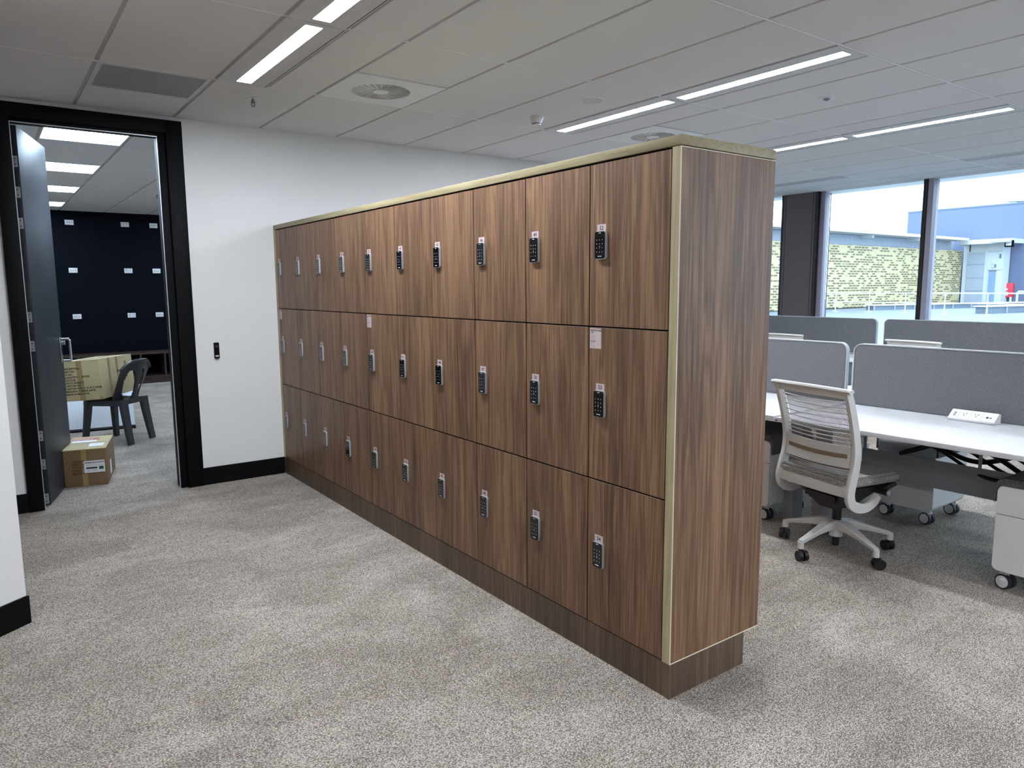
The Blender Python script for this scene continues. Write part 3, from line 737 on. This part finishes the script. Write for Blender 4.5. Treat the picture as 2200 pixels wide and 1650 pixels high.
carton('cardboard_box', 'small brown carton on the carpet against the open door', Msm, .283, .53, .277, CARDB, ex_small)
# folded table
t = thing('folding_table', 'white folded tabletop with black edge standing behind the plastic chair', 'table', (-1.02, 6.99, 0), R(-7))
TW2 = mat('glossy_white_laminate', (226, 230, 236), .16); LEAN = Matrix.Rotation(R(-32), 4, 'X')
m = MB(); m.box((-.52, -.012, .03), (.39, .012, .62), TW2, bev=.002, M=LEAN); m.build('tabletop', t)
m = MB(); m.box((-.52, -.014, .008), (.385, .014, .032), PLAST, bev=.002, M=LEAN); m.build('edge_rail', t)
m = MB(); m.box((.372, -.05, 0), (.392, .35, .035), PLAST, bev=.002); m.build('foot', t)
m = MB(); m.box((-.50, -.05, 0), (-.48, .35, .035), PLAST, bev=.002); m.build('foot', t)
m = MB(); m.box((.386, -.013, .03), (.392, .013, .62), SATIN, M=LEAN); m.build('side_trim', t)

# ------------------------------------------------------------------ desks
def desk(x0, x1, y0, y1, label, legx, zt=.725, tray=True, back='hi'):
    t = thing('workstation_desk', label, 'desk', ((x0+x1)/2, (y0+y1)/2, 0), group='white bench desks'); ox, oy = (x0+x1)/2, (y0+y1)/2
    m = MB(); m.box((x0-ox, y0-oy, zt-.025), (x1-ox, y1-oy, zt), TABW, bev=.0015); m.build('tabletop', t)
    for yl in (y0+.06, y1-.115):
        m = MB(); m.box((legx-ox, yl-oy, .0), (legx+.11-ox, yl+.075-oy, .38), GREYP, bev=.004); m.box((legx+.015-ox, yl+.012-oy, .38), (legx+.095-ox, yl+.063-oy, zt-.026), GREYP, bev=.003); m.build('leg', t)
    m = MB(); m.box((legx+.03-ox, y0+.10-oy, zt-.065), (legx+.08-ox, y1-.09-oy, zt-.026), PLAST); m.build('crossbar', t)
    return t
XS1, XS2 = 2.619, 6.087
names_ = []
dlist = [(XS1, 1, -.683, .817, 'white bench desk with the mesh chair drawn up to it', .7055, 2.14),
         (XS1, 1, .844, 2.344, 'white bench desk beside the locker bank, left of the mesh chair', .7095, 2.14),
         (XS1, -1, -.683, .817, 'white bench desk on the far side of the nearer grey screen', .7055, 2.92),
         (XS1, -1, .844, 2.344, 'white bench desk on the far side of the nearer left screen', .7055, 2.92),
         (XS2, 1, .93, 2.41, 'white bench desk in the window row, chair side, right', .7055, 5.62),
         (XS2, 1, 2.457, 3.93, 'white bench desk in the window row, chair side, left', .7055, 5.62),
         (XS2, -1, .93, 2.41, 'white bench desk nearest the window, right', .7055, 6.40),
         (XS2, -1, 2.457, 3.93, 'white bench desk nearest the window, left', .7055, 6.40)]
for xs_, sd, ya, yb, lb, zt, lx in dlist:
    desk(*( (xs_-.812, xs_-.018) if sd > 0 else (xs_+.018, xs_+.79)), ya, yb, lb, lx, zt)
# cable tray / modesty panels under near desks
for i, (xa, ya, yb) in enumerate(((2.52, -.64, .68), (2.52, .98, 2.20))):
    t = thing('cable_tray', ('grey steel cable tray below the desk with the mesh chair' if i == 0 else 'grey steel cable tray below the desk beside the lockers'), 'cable tray', (xa, (ya+yb)/2, 0))
    m = MB(); hl = (yb-ya)/2
    m.box((-.002, -hl, .290), (0, hl, .455), GREYP); m.box((0, -hl, .290), (.12, hl, .294), GREYP); m.box((.12, -hl, .290), (.122, hl, .42), GREYP); m.build('tray_body', t)
    for yy in (-hl+.01, 0, hl-.01):
        m = MB(); m.box((.003, yy-.008, .294), (.012, yy+.008, .679), GREYP); m.box((.003, yy-.008, .294), (.05, yy+.008, .303), GREYP); m.build('hanger_bracket', t)
# black leads in the trays
random.seed(3)
t = thing('power_cables', 'bundle of black power cables in the tray under the desk', 'cable', (2.475, .03, -.02))
for i in range(6):
    m = MB(); pts = []; ph = random.random()*6; x_ = .05+.02*i
    for k in range(40):
        yy = -.58+1.0*k/39; pts.append((x_+.030*math.sin(ph+k*.22), yy, .50+.012*i+.075*math.sin(ph+k*.17)))
    m.tube(pts, .010+.004*(i % 2), PLAST, 8); m.build('cable', t)
m = MB(); m.box((-.14, -.30, .625), (-.03, .46, .672), PLAST, bev=.006); m.build('power_block', t)

def screen(x, ya, yb, label):
    t = thing('desk_screen', label, 'desk divider', (x, (ya+yb)/2, .7065), group='grey fabric desk screens'); hl = (yb-ya)/2
    Fs = Matrix(((0, 0, 1, 0), (1, 0, 0, 0), (0, 1, 0, 0), (0, 0, 0, 1)))
    m = MB(); m.prism(rrect(-hl+.009, 0, hl-.009, .380, .045, 8, (0, 0, 1, 1)), -.013, .013, SCRF, M=Fs, bev=.002); m.build('fabric_panel', t)
    # rim
    m = MB(); path = []
    pr = rrect(-hl+.004, -.02, hl-.004, .385, .05, 8, (0, 0, 1, 1)); path = [(0, a, b) for a, b in pr[1:]+pr[:1]]
    m.sweep(path, lambda i: [(a*.0150, b*.0038) for a, b in ((-1, -1), (1, -1), (1, 1), (-1, 1))], mat('screen_edge_trim', (168, 170, 172), .5), (1, 0, 0)); m.build('edge_trim', t)
    m = MB()
    for yy in (-hl+.25, hl-.25): m.box((-.014, yy-.03, -.09), (.014, yy+.03, 0), GREYP)
    m.build('mounting_bracket', t)
    return t
screen(XS1, -.681, .820, 'grey fabric screen behind the desk with the mesh chair')
screen(XS1, .860, 2.362, 'grey fabric screen beside the locker bank, nearer row')
screen(XS2, .91, 2.395, 'grey fabric screen in the window row, right of the gap')
screen(XS2, 2.472, 3.97, 'grey fabric screen in the window row, left of the gap')

# desk power box
t = thing('desk_power_box', 'white slanted power socket box on the desk against the grey screen', 'power outlet', (2.542, .073, .7058))
m = MB(); hl = .118; Fp = Matrix(((1, 0, 0, 0), (0, 0, 1, 0), (0, 1, 0, 0), (0, 0, 0, 1)))
m.prism([(-.042, 0), (.035, 0), (.035, .050), (.012, .056), (-.048, .014), (-.048, .006)], -hl, hl, WHT, M=Fp, bev=.002); m.build('box_body', t)
m = MB(); u = Vector((.060, 0, .042)).normalized(); FB = frame((-.048, hl, .0150), (0, -1, 0), tuple(u))
for cx in (.075, .135):
    for dx, dz, a in ((-.008, .044, 30), (.008, .044, -30), (0, .029, 0)): m.box((-.0012, -.005, 0), (.0012, .005, .0012), PRINTB, M=FB @ Matrix.Translation((cx+dx, dz, 0)) @ Matrix.Rotation(R(a), 4, 'Z'))
m.box((.185, .026, 0), (.197, .036, .0012), PRINTB, M=FB); m.box((.203, .028, 0), (.211, .034, .0012), PRINTB, M=FB); m.box((.02, .018, 0), (.032, .052, .0012), GREYP, M=FB)
for cx in (.045, .105, .165): m.box((cx, .008, 0), (cx+.0008, .062, .0008), GREYP, M=FB)
m.build('socket_face', t)

# ------------------------------------------------------------------ pedestals
def castor(r, m, x, y, rz, tyre, hub, twin=True):
    M = Matrix.Translation((x, y, 0)) @ Matrix.Rotation(rz, 4, 'Z')
    for s_ in (-1, 1):
        m.cyl((0, s_*.007, r), (0, s_*.026, r), r, tyre, 28, M=M); m.cyl((0, s_*.026, r), (0, s_*.029, r), r*.78, hub, 24, M=M)
    m.cyl((0, -.007, r), (0, .007, r), r*.7, hub, 16, M=M)
    m.box((-.012, -.02, r*1.0), (.022, .02, 2*r+.004), hub, bev=.004, M=M); m.cyl((.018, 0, 2*r-.01), (.018, 0, 2*r+.016), .008, hub, 10, M=M)
def pedestal(x, y, label, cushion=True, flip=1, w_=.395, d_=.44):
    """front faces -x*flip ; origin centre on floor"""
    t = thing('mobile_pedestal', label, 'drawer unit', (x, y, 0), 0 if flip > 0 else math.pi, group='white mobile drawer units')
    FP = Matrix(((0, 0, 1, 0), (1, 0, 0, 0), (0, 1, 0, 0), (0, 0, 0, 1)))
    z0, z1 = .092, .515
    m = MB(); m.prism(rrect(-w_/2, z0, w_/2, z1, .032, 7), -d_/2+.02, d_/2, WHT, M=FP, bev=.001); m.build('carcass', t)
    m = MB(); m.prism(rrect(-w_/2+.004, z0+.004, w_/2-.004, .372, .028, 7, (1, 1, 0, 0)), -d_/2, -d_/2+.019, WHT, M=FP, bev=.001); d1 = m.build('drawer', t)
    m = MB(); m.prism(rrect(-w_/2+.004, .3755, w_/2-.004, z1-.004, .028, 7, (0, 0, 1, 1)), -d_/2, -d_/2+.019, WHT, M=FP, bev=.001); m.build('drawer', t)
    m = MB(); m.cyl((-d_/2-.003, -w_/2+.062, .35), (-d_/2, -w_/2+.062, .35), .009, PLAST, 16); m.build('lock', d1)
    if cushion:
        m = MB(); pr = rrect(-w_/2-.012, .42, w_/2+.012, z1+.034, .05, 8, (0, 0, 1, 1)); inn = rrect(-w_/2-.001, .42, w_/2+.001, z1+.0005, .032, 8, (0, 0, 1, 1))
        tt = bmesh.new(); rings = []
        for xx in (-d_/2+.004, d_/2-.004):
            rings.append([[tt.verts.new((xx, a, b)) for a, b in pr[2:]+pr[:0]], [tt.verts.new((xx, a, b)) for a, b in inn[2:]]])
        # open shapes: from right bottom, over, to left bottom
        def seq(q): return q
        o0, i0 = rings[0]; o1, i1 = rings[1]
        tt.free()
        def shape(a_, b_):
            outer = [(w_/2+.012, .43)] + rrect(-w_/2-.012, .42, w_/2+.012, z1+.034, .05, 8, (0, 0, 1, 1))[2:] + [(-w_/2-.012, .43)]
            inner = [(w_/2+.001, .43)] + rrect(-w_/2-.001, .42, w_/2+.001, z1+.0005, .032, 8, (0, 0, 1, 1))[2:] + [(-w_/2-.001, .43)]
            return outer, inner
        outer, inner = shape(0, 0); tt = bmesh.new(); V = {}
        for xi, xx in enumerate((-d_/2+.004, d_/2-.004)):
            for k, (a, b) in enumerate(outer): V['o', xi, k] = tt.verts.new((xx, a, b))
            for k, (a, b) in enumerate(inner): V['i', xi, k] = tt.verts.new((xx, a, b))
        n__ = len(outer)
        for k in range(n__-1):
            tt.faces.new((V['o', 0, k], V['o', 0, k+1], V['o', 1, k+1], V['o', 1, k])); tt.faces.new((V['i', 0, k], V['i', 1, k], V['i', 1, k+1], V['i', 0, k+1]))
            for xi in (0, 1): tt.faces.new((V['o', xi, k], V['i', xi, k], V['i', xi, k+1], V['o', xi, k+1]))
        for k in (0, n__-1): tt.faces.new((V['o', 0, k], V['o', 1, k], V['i', 1, k], V['i', 0, k]))
        bmesh.ops.recalc_face_normals(tt, faces=tt.faces); m._take(tt, CUSH); m.build('cushion', t)['label'] = 'dark grey felt cushion'
    for sx in (-1, 1):
        for sy in (-1, 1):
            m = MB(); castor(.037, m, sx*(d_/2-.055), sy*(w_/2-.05), R(random.choice((72, 80, 66, 76))), TYREG, WHT)
            if sx < 0: m.box((sx*(d_/2-.055)-.05, sy*(w_/2-.05)-.004, .045), (sx*(d_/2-.055)-.02, sy*(w_/2-.05)+.01, .055), WHT, bev=.002)
            m.build('castor', t)
    return t
pedestal(2.20, -.462, 'white mobile drawer unit with dark cushion at the right edge of the view')
pedestal(2.20, 1.165, 'white mobile drawer unit with dark cushion beside the locker bank end')
pedestal(2.90, .492, 'white mobile drawer unit under the far desk, behind the mesh chair', cushion=True, flip=-1, w_=.35, d_=.44)

# ------------------------------------------------------------------ office chair (local +x = facing direction)
def spline(pts, n):
    P = [Vector(p) for p in pts]; out = []
    for i in range(len(P)-1):
        p0, p1, p2, p3 = P[max(i-1, 0)], P[i], P[i+1], P[min(i+2, len(P)-1)]
        for k in range(n):
            t_ = k/n; out.append(.5*((2*p1)+(p2-p0)*t_+(2*p0-5*p1+4*p2-p3)*t_**2+(3*p1-p0-3*p2+p3)*t_**3))
    out.append(P[-1]); return out
prof_side = [(-.243, .932), (-.222, .88), (-.192, .79), (-.168, .70), (-.155, .62), (-.160, .54), (-.180, .46), (-.192, .40), (-.180, .352), (-.135, .325), (-.075, .318), (-.015, .340), (.012, .372)]
def backx(z):
    q = [p for p in prof_side if p[1] >= .39 or p[0] < -.185]; q = sorted(q[:8], key=lambda p: p[1])
    for a, b in zip(q[:-1], q[1:]):
        if a[1] <= z <= b[1]: f = (z-a[1])/(b[1]-a[1]); return a[0]+(b[0]-a[0])*f
    return q[-1][0] if z > q[-1][1] else q[0][0]
def office_chair(label, loc, rz):
    t = thing('office_chair', label, 'chair', loc, rz, group='light grey mesh office chairs')
    bk = MB()
    for s_ in (-1, 1):
        yt, yb = .235, .228
        pts = [(x, s_*(.238-.006*math.sin((z-.3)*4)), z) for x, z in prof_side]; pts = spline(pts, 4)
        def pf(i, N_=len(pts)):
            q = i/(N_-1); w_ = .036+.014*min(1, q*2) if q < .75 else .05-.016*(q-.75)*4
            d_ = .020; return [(a*d_/1.6, b*w_/2) for a, b in ((-1, -1), (-.3, -1.1), (1, -.9), (1, .9), (-.3, 1.1), (-1, 1))]
        bk.sweep(pts, pf, CGREY, (0, 1, 0))
    # top rail with flared tips
    pts = [(-.248-.012*(1-abs(a))+.003, a*.262, .938-.004*abs(a)) for a in [k/8 for k in range(-8, 9)]]
    bk.sweep(pts, lambda i: [(a*.010, b*.020) for a, b in ((-1, -.4), (0, -1), (1, -.7), (1, .7), (0, 1), (-1, .4))], CGREY, (0, 0, 1))
    pts = [(-.236-.010*(1-abs(a)), a*.235, .915) for a in [k/8 for k in range(-8, 9)]]
    bk.sweep(pts, lambda i: [(a*.020, b*.008) for a, b in ((-1, -1), (1, -1), (1, 1), (-1, 1))], CGREY, (0, 0, 1))
    pts = [(-.196-.014*(1-a*a), a*.235, .412) for a in [k/8 for k in range(-8, 9)]]
    bk.sweep(pts, lambda i: [(a*.030, b*.014) for a, b in ((-1, -.7), (0, -1), (1, -.7), (1, .7), (0, 1), (-1, .7))], CGREY, (0, 0, 1))
    bk.build('back_frame', t)
    # mesh sheet
    ms = MB(); tt = bmesh.new(); G = {}
    for i in range(13):
        z = .43+.475*i/12
        for j in range(9):
            y = -.205+.41*j/8; G[i, j] = tt.verts.new((backx(z)+.012-.014*(1-(y/.205)**2), y, z))
    for i in range(12):
        for j in range(8): tt.faces.new((G[i, j], G[i, j+1], G[i+1, j+1], G[i+1, j]))
    ms._take(tt, MESHM); ms.build('back_mesh', t)
    # horizontal wires / slats
    sl = MB(); zs = [.875, .845, .815, .785, .757, .728, .705, .682, .660, .638, .515, .478]
    for z in zs:
        pts = [(backx(z)+.002-.016*(1-a*a), a*.212, z-.006*(1-a*a)) for a in [k/8 for k in range(-8, 9)]]
        sl.tube(pts, .0033, CGREY, 6, side=(0, 0, 1))
    sl.build('back_wires', t)
    lp = MB(); 
    Z_ = [(.618, .0), (.53, 0)]
    tt = bmesh.new(); G = {}
    for li, xo in enumerate((-.016, -.009)):
        for i, z in enumerate((.530, .568, .605, .642)):
            for j in range(9):
                a = j/4-1; G[li, i, j] = tt.verts.new((backx(z)+xo-.016*(1-a*a), a*.216, z+.007*a*a-.007))
    for i in range(3):
        for j in range(8):
            tt.faces.new((G[0, i, j], G[0, i+1, j], G[0, i+1, j+1], G[0, i, j+1])); tt.faces.new((G[1, i, j], G[1, i, j+1], G[1, i+1, j+1], G[1, i+1, j]))
    for j in range(8):
        tt.faces.new((G[0, 0, j], G[0, 0, j+1], G[1, 0, j+1], G[1, 0, j])); tt.faces.new((G[0, 3, j], G[1, 3, j], G[1, 3, j+1], G[0, 3, j+1]))
    bmesh.ops.recalc_face_normals(tt, faces=tt.faces); lp._take(tt, CGREY)
    lmb = lp.build('lumbar_panel', t)
    st = MB(); pts = [(backx(.588)-.0180-.016*(1-a*a), a*.196, .582+.007*a*a) for a in [k/8 for k in range(-8, 9)]]
    st.sweep(pts, lambda i: [(a*.011, b*.0018) for a, b in ((-1, -1), (1, -1), (1, 1), (-1, 1))], mat('brown_insert', (118, 102, 82), .6), (0, 0, 1)); st.build('insert_strip', lmb)['label'] = 'brown strip across the lumbar panel'
    # seat
    se = MB(); se.prism(rrect(-.215, -.235, .215, .235, .06, 7), .425, .478, SEATF, M=Matrix.Translation((-.005, 0, 0)), bev=.014); se.build('seat', t)
    mc = MB(); mc.prism([(-.17, -.16), (.15, -.19), (.15, .19), (-.17, .16)], .405, .426, PLAST)
    mc.prism([(-.14, -.10), (.10, -.10), (.10, .10), (-.14, .10)], .30, .36, PLAST, bev=.015)
    tt = bmesh.new(); bmesh.ops.create_cube(tt, size=1)
    for v in tt.verts:
        up_ = v.co.z > 0; v.co = Vector((v.co.x*(.30 if up_ else .12)-.02, v.co.y*(.40 if up_ else .11), .408 if up_ else .255))
    mc._take(tt, PLAST)
    for s_ in (-1, 1):
        mc.cyl((.06, s_*.13, .385), (.06, s_*.262, .385), .017, PLAST, 14); mc.prism([(.06, .39), (.17, .425), (.19, .40), (.10, .375)], s_*.205-.008, s_*.205+.008, PLAST, M=Matrix(((1, 0, 0, 0), (0, 0, 1, 0), (0, 1, 0, 0), (0, 0, 0, 1))))
    mc.build('tilt_mechanism', t)
    kn = MB(); kn.cyl((.06, -.262, .385), (.06, -.267, .385), .014, GREYP, 16); kn.cyl((.06, .262, .385), (.06, .267, .385), .014, GREYP, 16); kn.build('adjuster_knob', t)
    gl = MB(); gl.cyl((0, 0, .03), (0, 0, .10), .019, PLAST, 18); gl.cyl((0, 0, .15), (0, 0, .27), .025, PLAST, 20); gl.build('gas_lift', t)
    hb = MB(); hb.cyl((0, 0, .085), (0, 0, .175), .036, CGREY, 24, r2=.030); hb.build('hub', t)
    return t, rz
def add_base(t, angs):
    for a in angs:
        A_ = R(a); dx, dy = math.cos(A_), math.sin(A_); m = MB()
        pts = [(dx*q, dy*q, z) for q, z in ((.015, .150), (.08, .150), (.16, .133), (.24, .112), (.292, .098))]
        def pf(i, N_=5):
            wd = (.026, .027, .022, .019, .017)[i]; ht = (.028, .026, .017, .012, .011)[i]
            return [(x_*wd, z_*ht) for x_, z_ in ((-1, -.6), (-.85, -1), (.85, -1), (1, -.6), (.75, .8), (.4, 1), (-.4, 1), (-.75, .8))]
        m.sweep(pts, lambda i: pf(i), CGREY, (-dy, dx, 0)); m.cyl((dx*.292, dy*.292, .064), (dx*.292, dy*.292, .103), .017, CGREY, 16)
        lg = m.build('base_leg', t)
        m = MB(); M = Matrix.Translation((dx*.292, dy*.292, 0)) @ Matrix.Rotation(A_+R(70+a % 37), 4, 'Z')
        for s_ in (-1, 1): m.cyl((.016, s_*.006, .028), (.016, s_*.026, .028), .028, PLAST, 24, M=M)
        m.box((-.01, -.008, .03), (.02, .008, .064), PLAST, bev=.003, M=M); m.cyl((0, 0, .05), (0, 0, .07), .008, PLAST, 10, M=M)
        m.build('castor', lg)['label'] = 'black twin-wheel castor'
CRZ = R(-11.5)
oc, _ = office_chair('light grey mesh-backed office chair on castors drawn up to the near desk', (1.872, .462, 0), CRZ)
add_base(oc, [97+11.5, 174+11.5, 251+11.5, 320+11.5, 31+11.5])
dup(oc, (5.36, 1.61, 0), R(-6), 'light grey mesh chair at the window row, right of the screen gap')
dup(oc, (5.36, 3.02, 0), R(0), 'light grey mesh chair at the window row, left of the screen gap')

# ------------------------------------------------------------------ window wall
XW = 7.0
m = MB(); m.box((XW-.03, -8.2, 0), (XW+.12, 12, .12), MULL); struct(m, 'trim_sill', 'low lilac grey sill along the window wall', 'window sill')
m = MB(); m.box((XW+.02, -8.2, H-.005), (XW+.4, 12, H+.3), WALLM); m.box((6.93, -8.2, H-.002), (XW+.4, 12, H+.03), WALLM); m.box((6.93, -8.2, H+.028), (XW+.4, 12, H+.2), WALLM)
struct(m, 'wall_window_head', 'white strip of ceiling above the windows', 'wall')
t = thing('structural_column', 'bronze clad column between the windows', 'column', (XW, 4.04, 0)); t['kind'] = 'structure'
m = MB(); m.box((-.06, -.225, .0), (.25, .225, H), BROWNM); m.build('cladding', t)
m = MB(); m.box((-.055, .225, 0), (.25, .262, H), MULD); m.box((-.055, -.262, 0), (.25, -.225, H), MULD); m.box((-.063, .195, 0), (-.058, .201, H), MULD); m.box((-.063, -.201, 0), (-.058, -.195, H), MULD); m.build('dark_side_strip', t)  # dark strips and lines along both sides of the cladding
m = MB(); m.box((XW-.0, 3.715, .12), (XW+.10, 3.778, H), MULL); m.box((XW, 4.302, .12), (XW+.10, 4.34, H), MULL); struct(m, 'trim_3', 'lilac grey frame beside the bronze column', 'window frame')
i = 1
ymull = []
y = 2.444
while y > -8: ymull.append(y); y -= 1.333
yy = 5.64
while yy < 12: ymull.append(yy); yy += 1.333
for y in sorted(ymull, reverse=True):
    f_ = MB(); f_.box((XW-.02, y-.001, .12), (XW+.12, y+.054, H), MULD); f_.box((XW-.028, y+.012, .12), (XW-.018, y+.018, H), MULD); f_.box((XW-.026, y+.034, .12), (XW-.018, y+.04, H), MULD)
    f_.box((XW-.02, y-.058, .12), (XW+.12, y-.001, H), MULL)
    f_ = struct(f_, f'window_mullion_{i}', 'dark and lilac grey vertical window mullion', 'window frame'); i += 1
ed = sorted(ymull+[3.74, 4.34], reverse=True); i = 1
ed = [12.0]+ed+[-8.2]
for a, b in zip(ed[:-1], ed[1:]):
    if abs(a-4.34) < .01: continue
    if a-b < .1: continue
    g = MB(); g.box((XW+.06, b+.05, .12), (XW+.066, a-.055 if a < 11.9 else a, H), GLASS); struct(g, f'window_{i}', 'tall clear window pane', 'window'); i += 1

# ------------------------------------------------------------------ outside
CONC = mat('pale_roof_membrane', (112, 114, 118), .8, var=.04, vscale=.5)
WB = mat('white_cladding', (190, 190, 188), .6); BLUEW = mat('blue_cladding', (94, 100, 124), .6, var=.05, vscale=.3); LBL = mat('pale_blue_cladding', (156, 160, 168), .6)
DUCT = mat('blue_grey_upstand', (98, 106, 116), .6)
m = MB(); m.box((7.4, -40, -.5), (70, 60, -.001), CONC); struct(m, 'ground_roof_deck', 'pale flat roof deck outside the windows', 'roof')
t = thing('perforated_building', 'long low building faced with a gold perforated screen outside', 'building', (40, 23.2, 0))
m = MB(); m.box((-30, 0.35, 0), (17.2, 8, 4.75), LBL); m.box((-30, .30, 3.95), (17.2, .36, 4.60), LBL)
for k in range(24): m.box((-29+2*k, .28, 3.95), (-28.97+2*k, .30, 4.6), WB)
m.build('walls', t)
m = MB(); m.box((-30, 0, .05), (18.0, .12, 3.95), GOLD); m.build('perforated_screen', t)['label'] = 'gold screen of small dashes'
m = MB(); m.box((-30, -.9, 4.62), (16.8, 9, 4.80), WB); m.build('roof', t)
m = MB()
for k in range(7): m.box((-26+6*k, -.5, 4.42), (-25.8+6*k, .3, 4.62), WB)
m.build('roof_bracket', t)
t = thing('white_service_building', 'white building with a door and canopy beside the gold screen outside', 'building', (57, 21.6, 0))
m = MB(); m.box((1.0, -1.18, 0), (2.1, 1.5, 4.35), WB); m.box((.95, .0, 0), (1.05, 1.2, 3.80), LBL)
for z in (.95, 1.9, 2.9): m.box((.94, .0, z), (.95, 1.2, z+.03), DUCT)
m.box((.93, -.16, 0), (1.0, .0, 4.30), WB); m.box((.96, -1.1, 3.80), (1.0, -.16, 3.84), LBL); m.box((.96, -1.16, 2.48), (1.0, -.2, 2.51), LBL)
m.box((.95, 1.05, 3.85), (1.0, 1.10, 4.35), SLOT)
m.build('walls', t)
m = MB(); m.box((-.1, -2.0, 4.35), (2.1, 1.5, 4.66), WB); m.box((-.9, -2.1, 4.36), (0, -.9, 4.48), LBL); m.build('canopy_roof', t)
m = MB(); m.box((.94, -.76, 0), (.98, -.32, 2.45), mat('grey_blue_door', (122, 142, 166), .5)); m.box((.93, -.78, 2.38), (.985, -.30, 2.47), DUCT); m.build('door', t)
m = MB()
m.box((.95, -.62, 2.62), (.99, -.44, 2.92), GREYP); m.box((.945, -.60, 2.66), (.955, -.46, 2.88), WB); m.box((.95, -.74, 2.66), (.99, -.66, 2.90), mat('slate_sign', (96, 112, 122), .6)); m.box((.95, -1.02, 3.32), (.99, -.92, 3.62), MATS['slate_sign']); m.build('wall_sign', t)
t = thing('blue_building', 'large plain blue building behind the gold screened one outside', 'building', (59.2, 20, 0))
m = MB(); m.box((0, -40, 0), (10, 7.95, 7.2), BLUEW); m.build('walls', t)
m = MB(); m.box((-.05, -40, 7.2), (10, 8.0, 7.3), DUCT); m.build('parapet', t)
t = thing('roof_antenna', 'flat grey rooftop equipment on the blue building edge', 'roof equipment', (60, 20.7, 7.3))
m = MB(); m.box((-.4, -1.6, .12), (.4, .5, .2), GREYP, M=Matrix.Rotation(R(3), 4, 'X')); m.cyl((0, -.2, 0), (0, -.2, .15), .05, GREYP, 10); m.cyl((0, -1.2, 0), (0, -1.2, .15), .05, GREYP, 10); m.build('panel', t)
t = thing('flood_light', 'black flood light on the corner of the white canopy outside', 'lamp', (56.75, 19.68, 4.16))
m = MB(); m.box((-.12, -.26, -.12), (.12, .26, .34), SLOT, bev=.02); m.cyl((0, .2, .1), (.3, .1, .22), .04, SLOT, 8); m.build('housing', t)
m = MB(); m.box((-.14, -.17, -.03), (-.12, .17, .26), WB); m.build('lens', t)
t = thing('fire_hose_box', 'red fire equipment box on the blue wall outside', 'fire equipment', (59.18, 20.4, .48))
m = MB(); m.box((-.3, -.38, 0), (0, .38, 1.05), mat('signal_red', (206, 44, 58), .5), bev=.02); m.build('cabinet', t)
m = MB(); m.box((-.32, -.12, .15), (-.30, .12, .42), WB); m.cyl((-.32, 0, .6), (-.30, 0, .6), .09, WB, 16); m.build('symbol', t)
t = thing('roof_pipes', 'white bent pipes in front of the blue wall outside', 'pipe', (57.5, 19.3, 0))
for k in range(2):
    m = MB(); x_, y_ = 0, -.1-1.1*k
    m.tube([(x_, y_, 0), (x_, y_, .85), (x_, y_-.06, .92), (x_, y_-.8, .92), (x_, y_-.86, .85), (x_, y_-.86, 0)], .08, WB, 8, side=(1, 0, 0)); m.build('pipe', t)
m = MB(); m.cyl((0, .3, 0), (0, .3, .55), .07, WB, 8); m.build('pipe', t)
t = thing('roof_railing', 'pale steel safety railing across the roof outside the windows', 'railing', (36.7, 15, 0))
RAIL = mat('galvanised_rail', (214, 224, 232), .5)
m = MB(); m.cyl((0, -45, 1.03), (0, 7.5, 1.03), .028, RAIL, 8); m.build('top_rail', t)
m = MB(); m.cyl((0, -45, .54), (0, 7.5, .54), .022, RAIL, 8); m.build('mid_rail', t)
for k in range(14):
    m = MB(); yy = 5.7-1.9*k; m.cyl((0, yy, 0), (0, yy, 1.03), .026, RAIL, 8); m.box((-.12, yy-.12, 0), (.12, yy+.12, .03), RAIL); m.build('post', t)
def upstand(a, b, h, label):
    a, b = Vector((*a, 0)), Vector((*b, 0)); d = b-a; t = thing('roof_upstand', label, 'roof upstand', tuple(a), math.atan2(d.y, d.x)); Ln = d.length
    m = MB(); m.box((0, 0, 0), (Ln, .5, h), DUCT); m.build('upstand_body', t)
    m = MB(); m.box((-.1, -.08, h), (Ln+.1, .58, h+.05), RAIL); m.build('capping', t)
    m = MB()
    for k in range(int(Ln/1.6)+1): m.box((k*1.6, -.06, 0), (k*1.6+.07, 0, h), GREYP)
    m.build('rib', t)
upstand((40.2, 20.4), (54.5, 16.6), .26, 'long blue-grey roof upstand in front of the gold screen')
upstand((38.5, 13.85), (52, 11.2), .34, 'shorter blue-grey roof upstand at the right behind the railing')
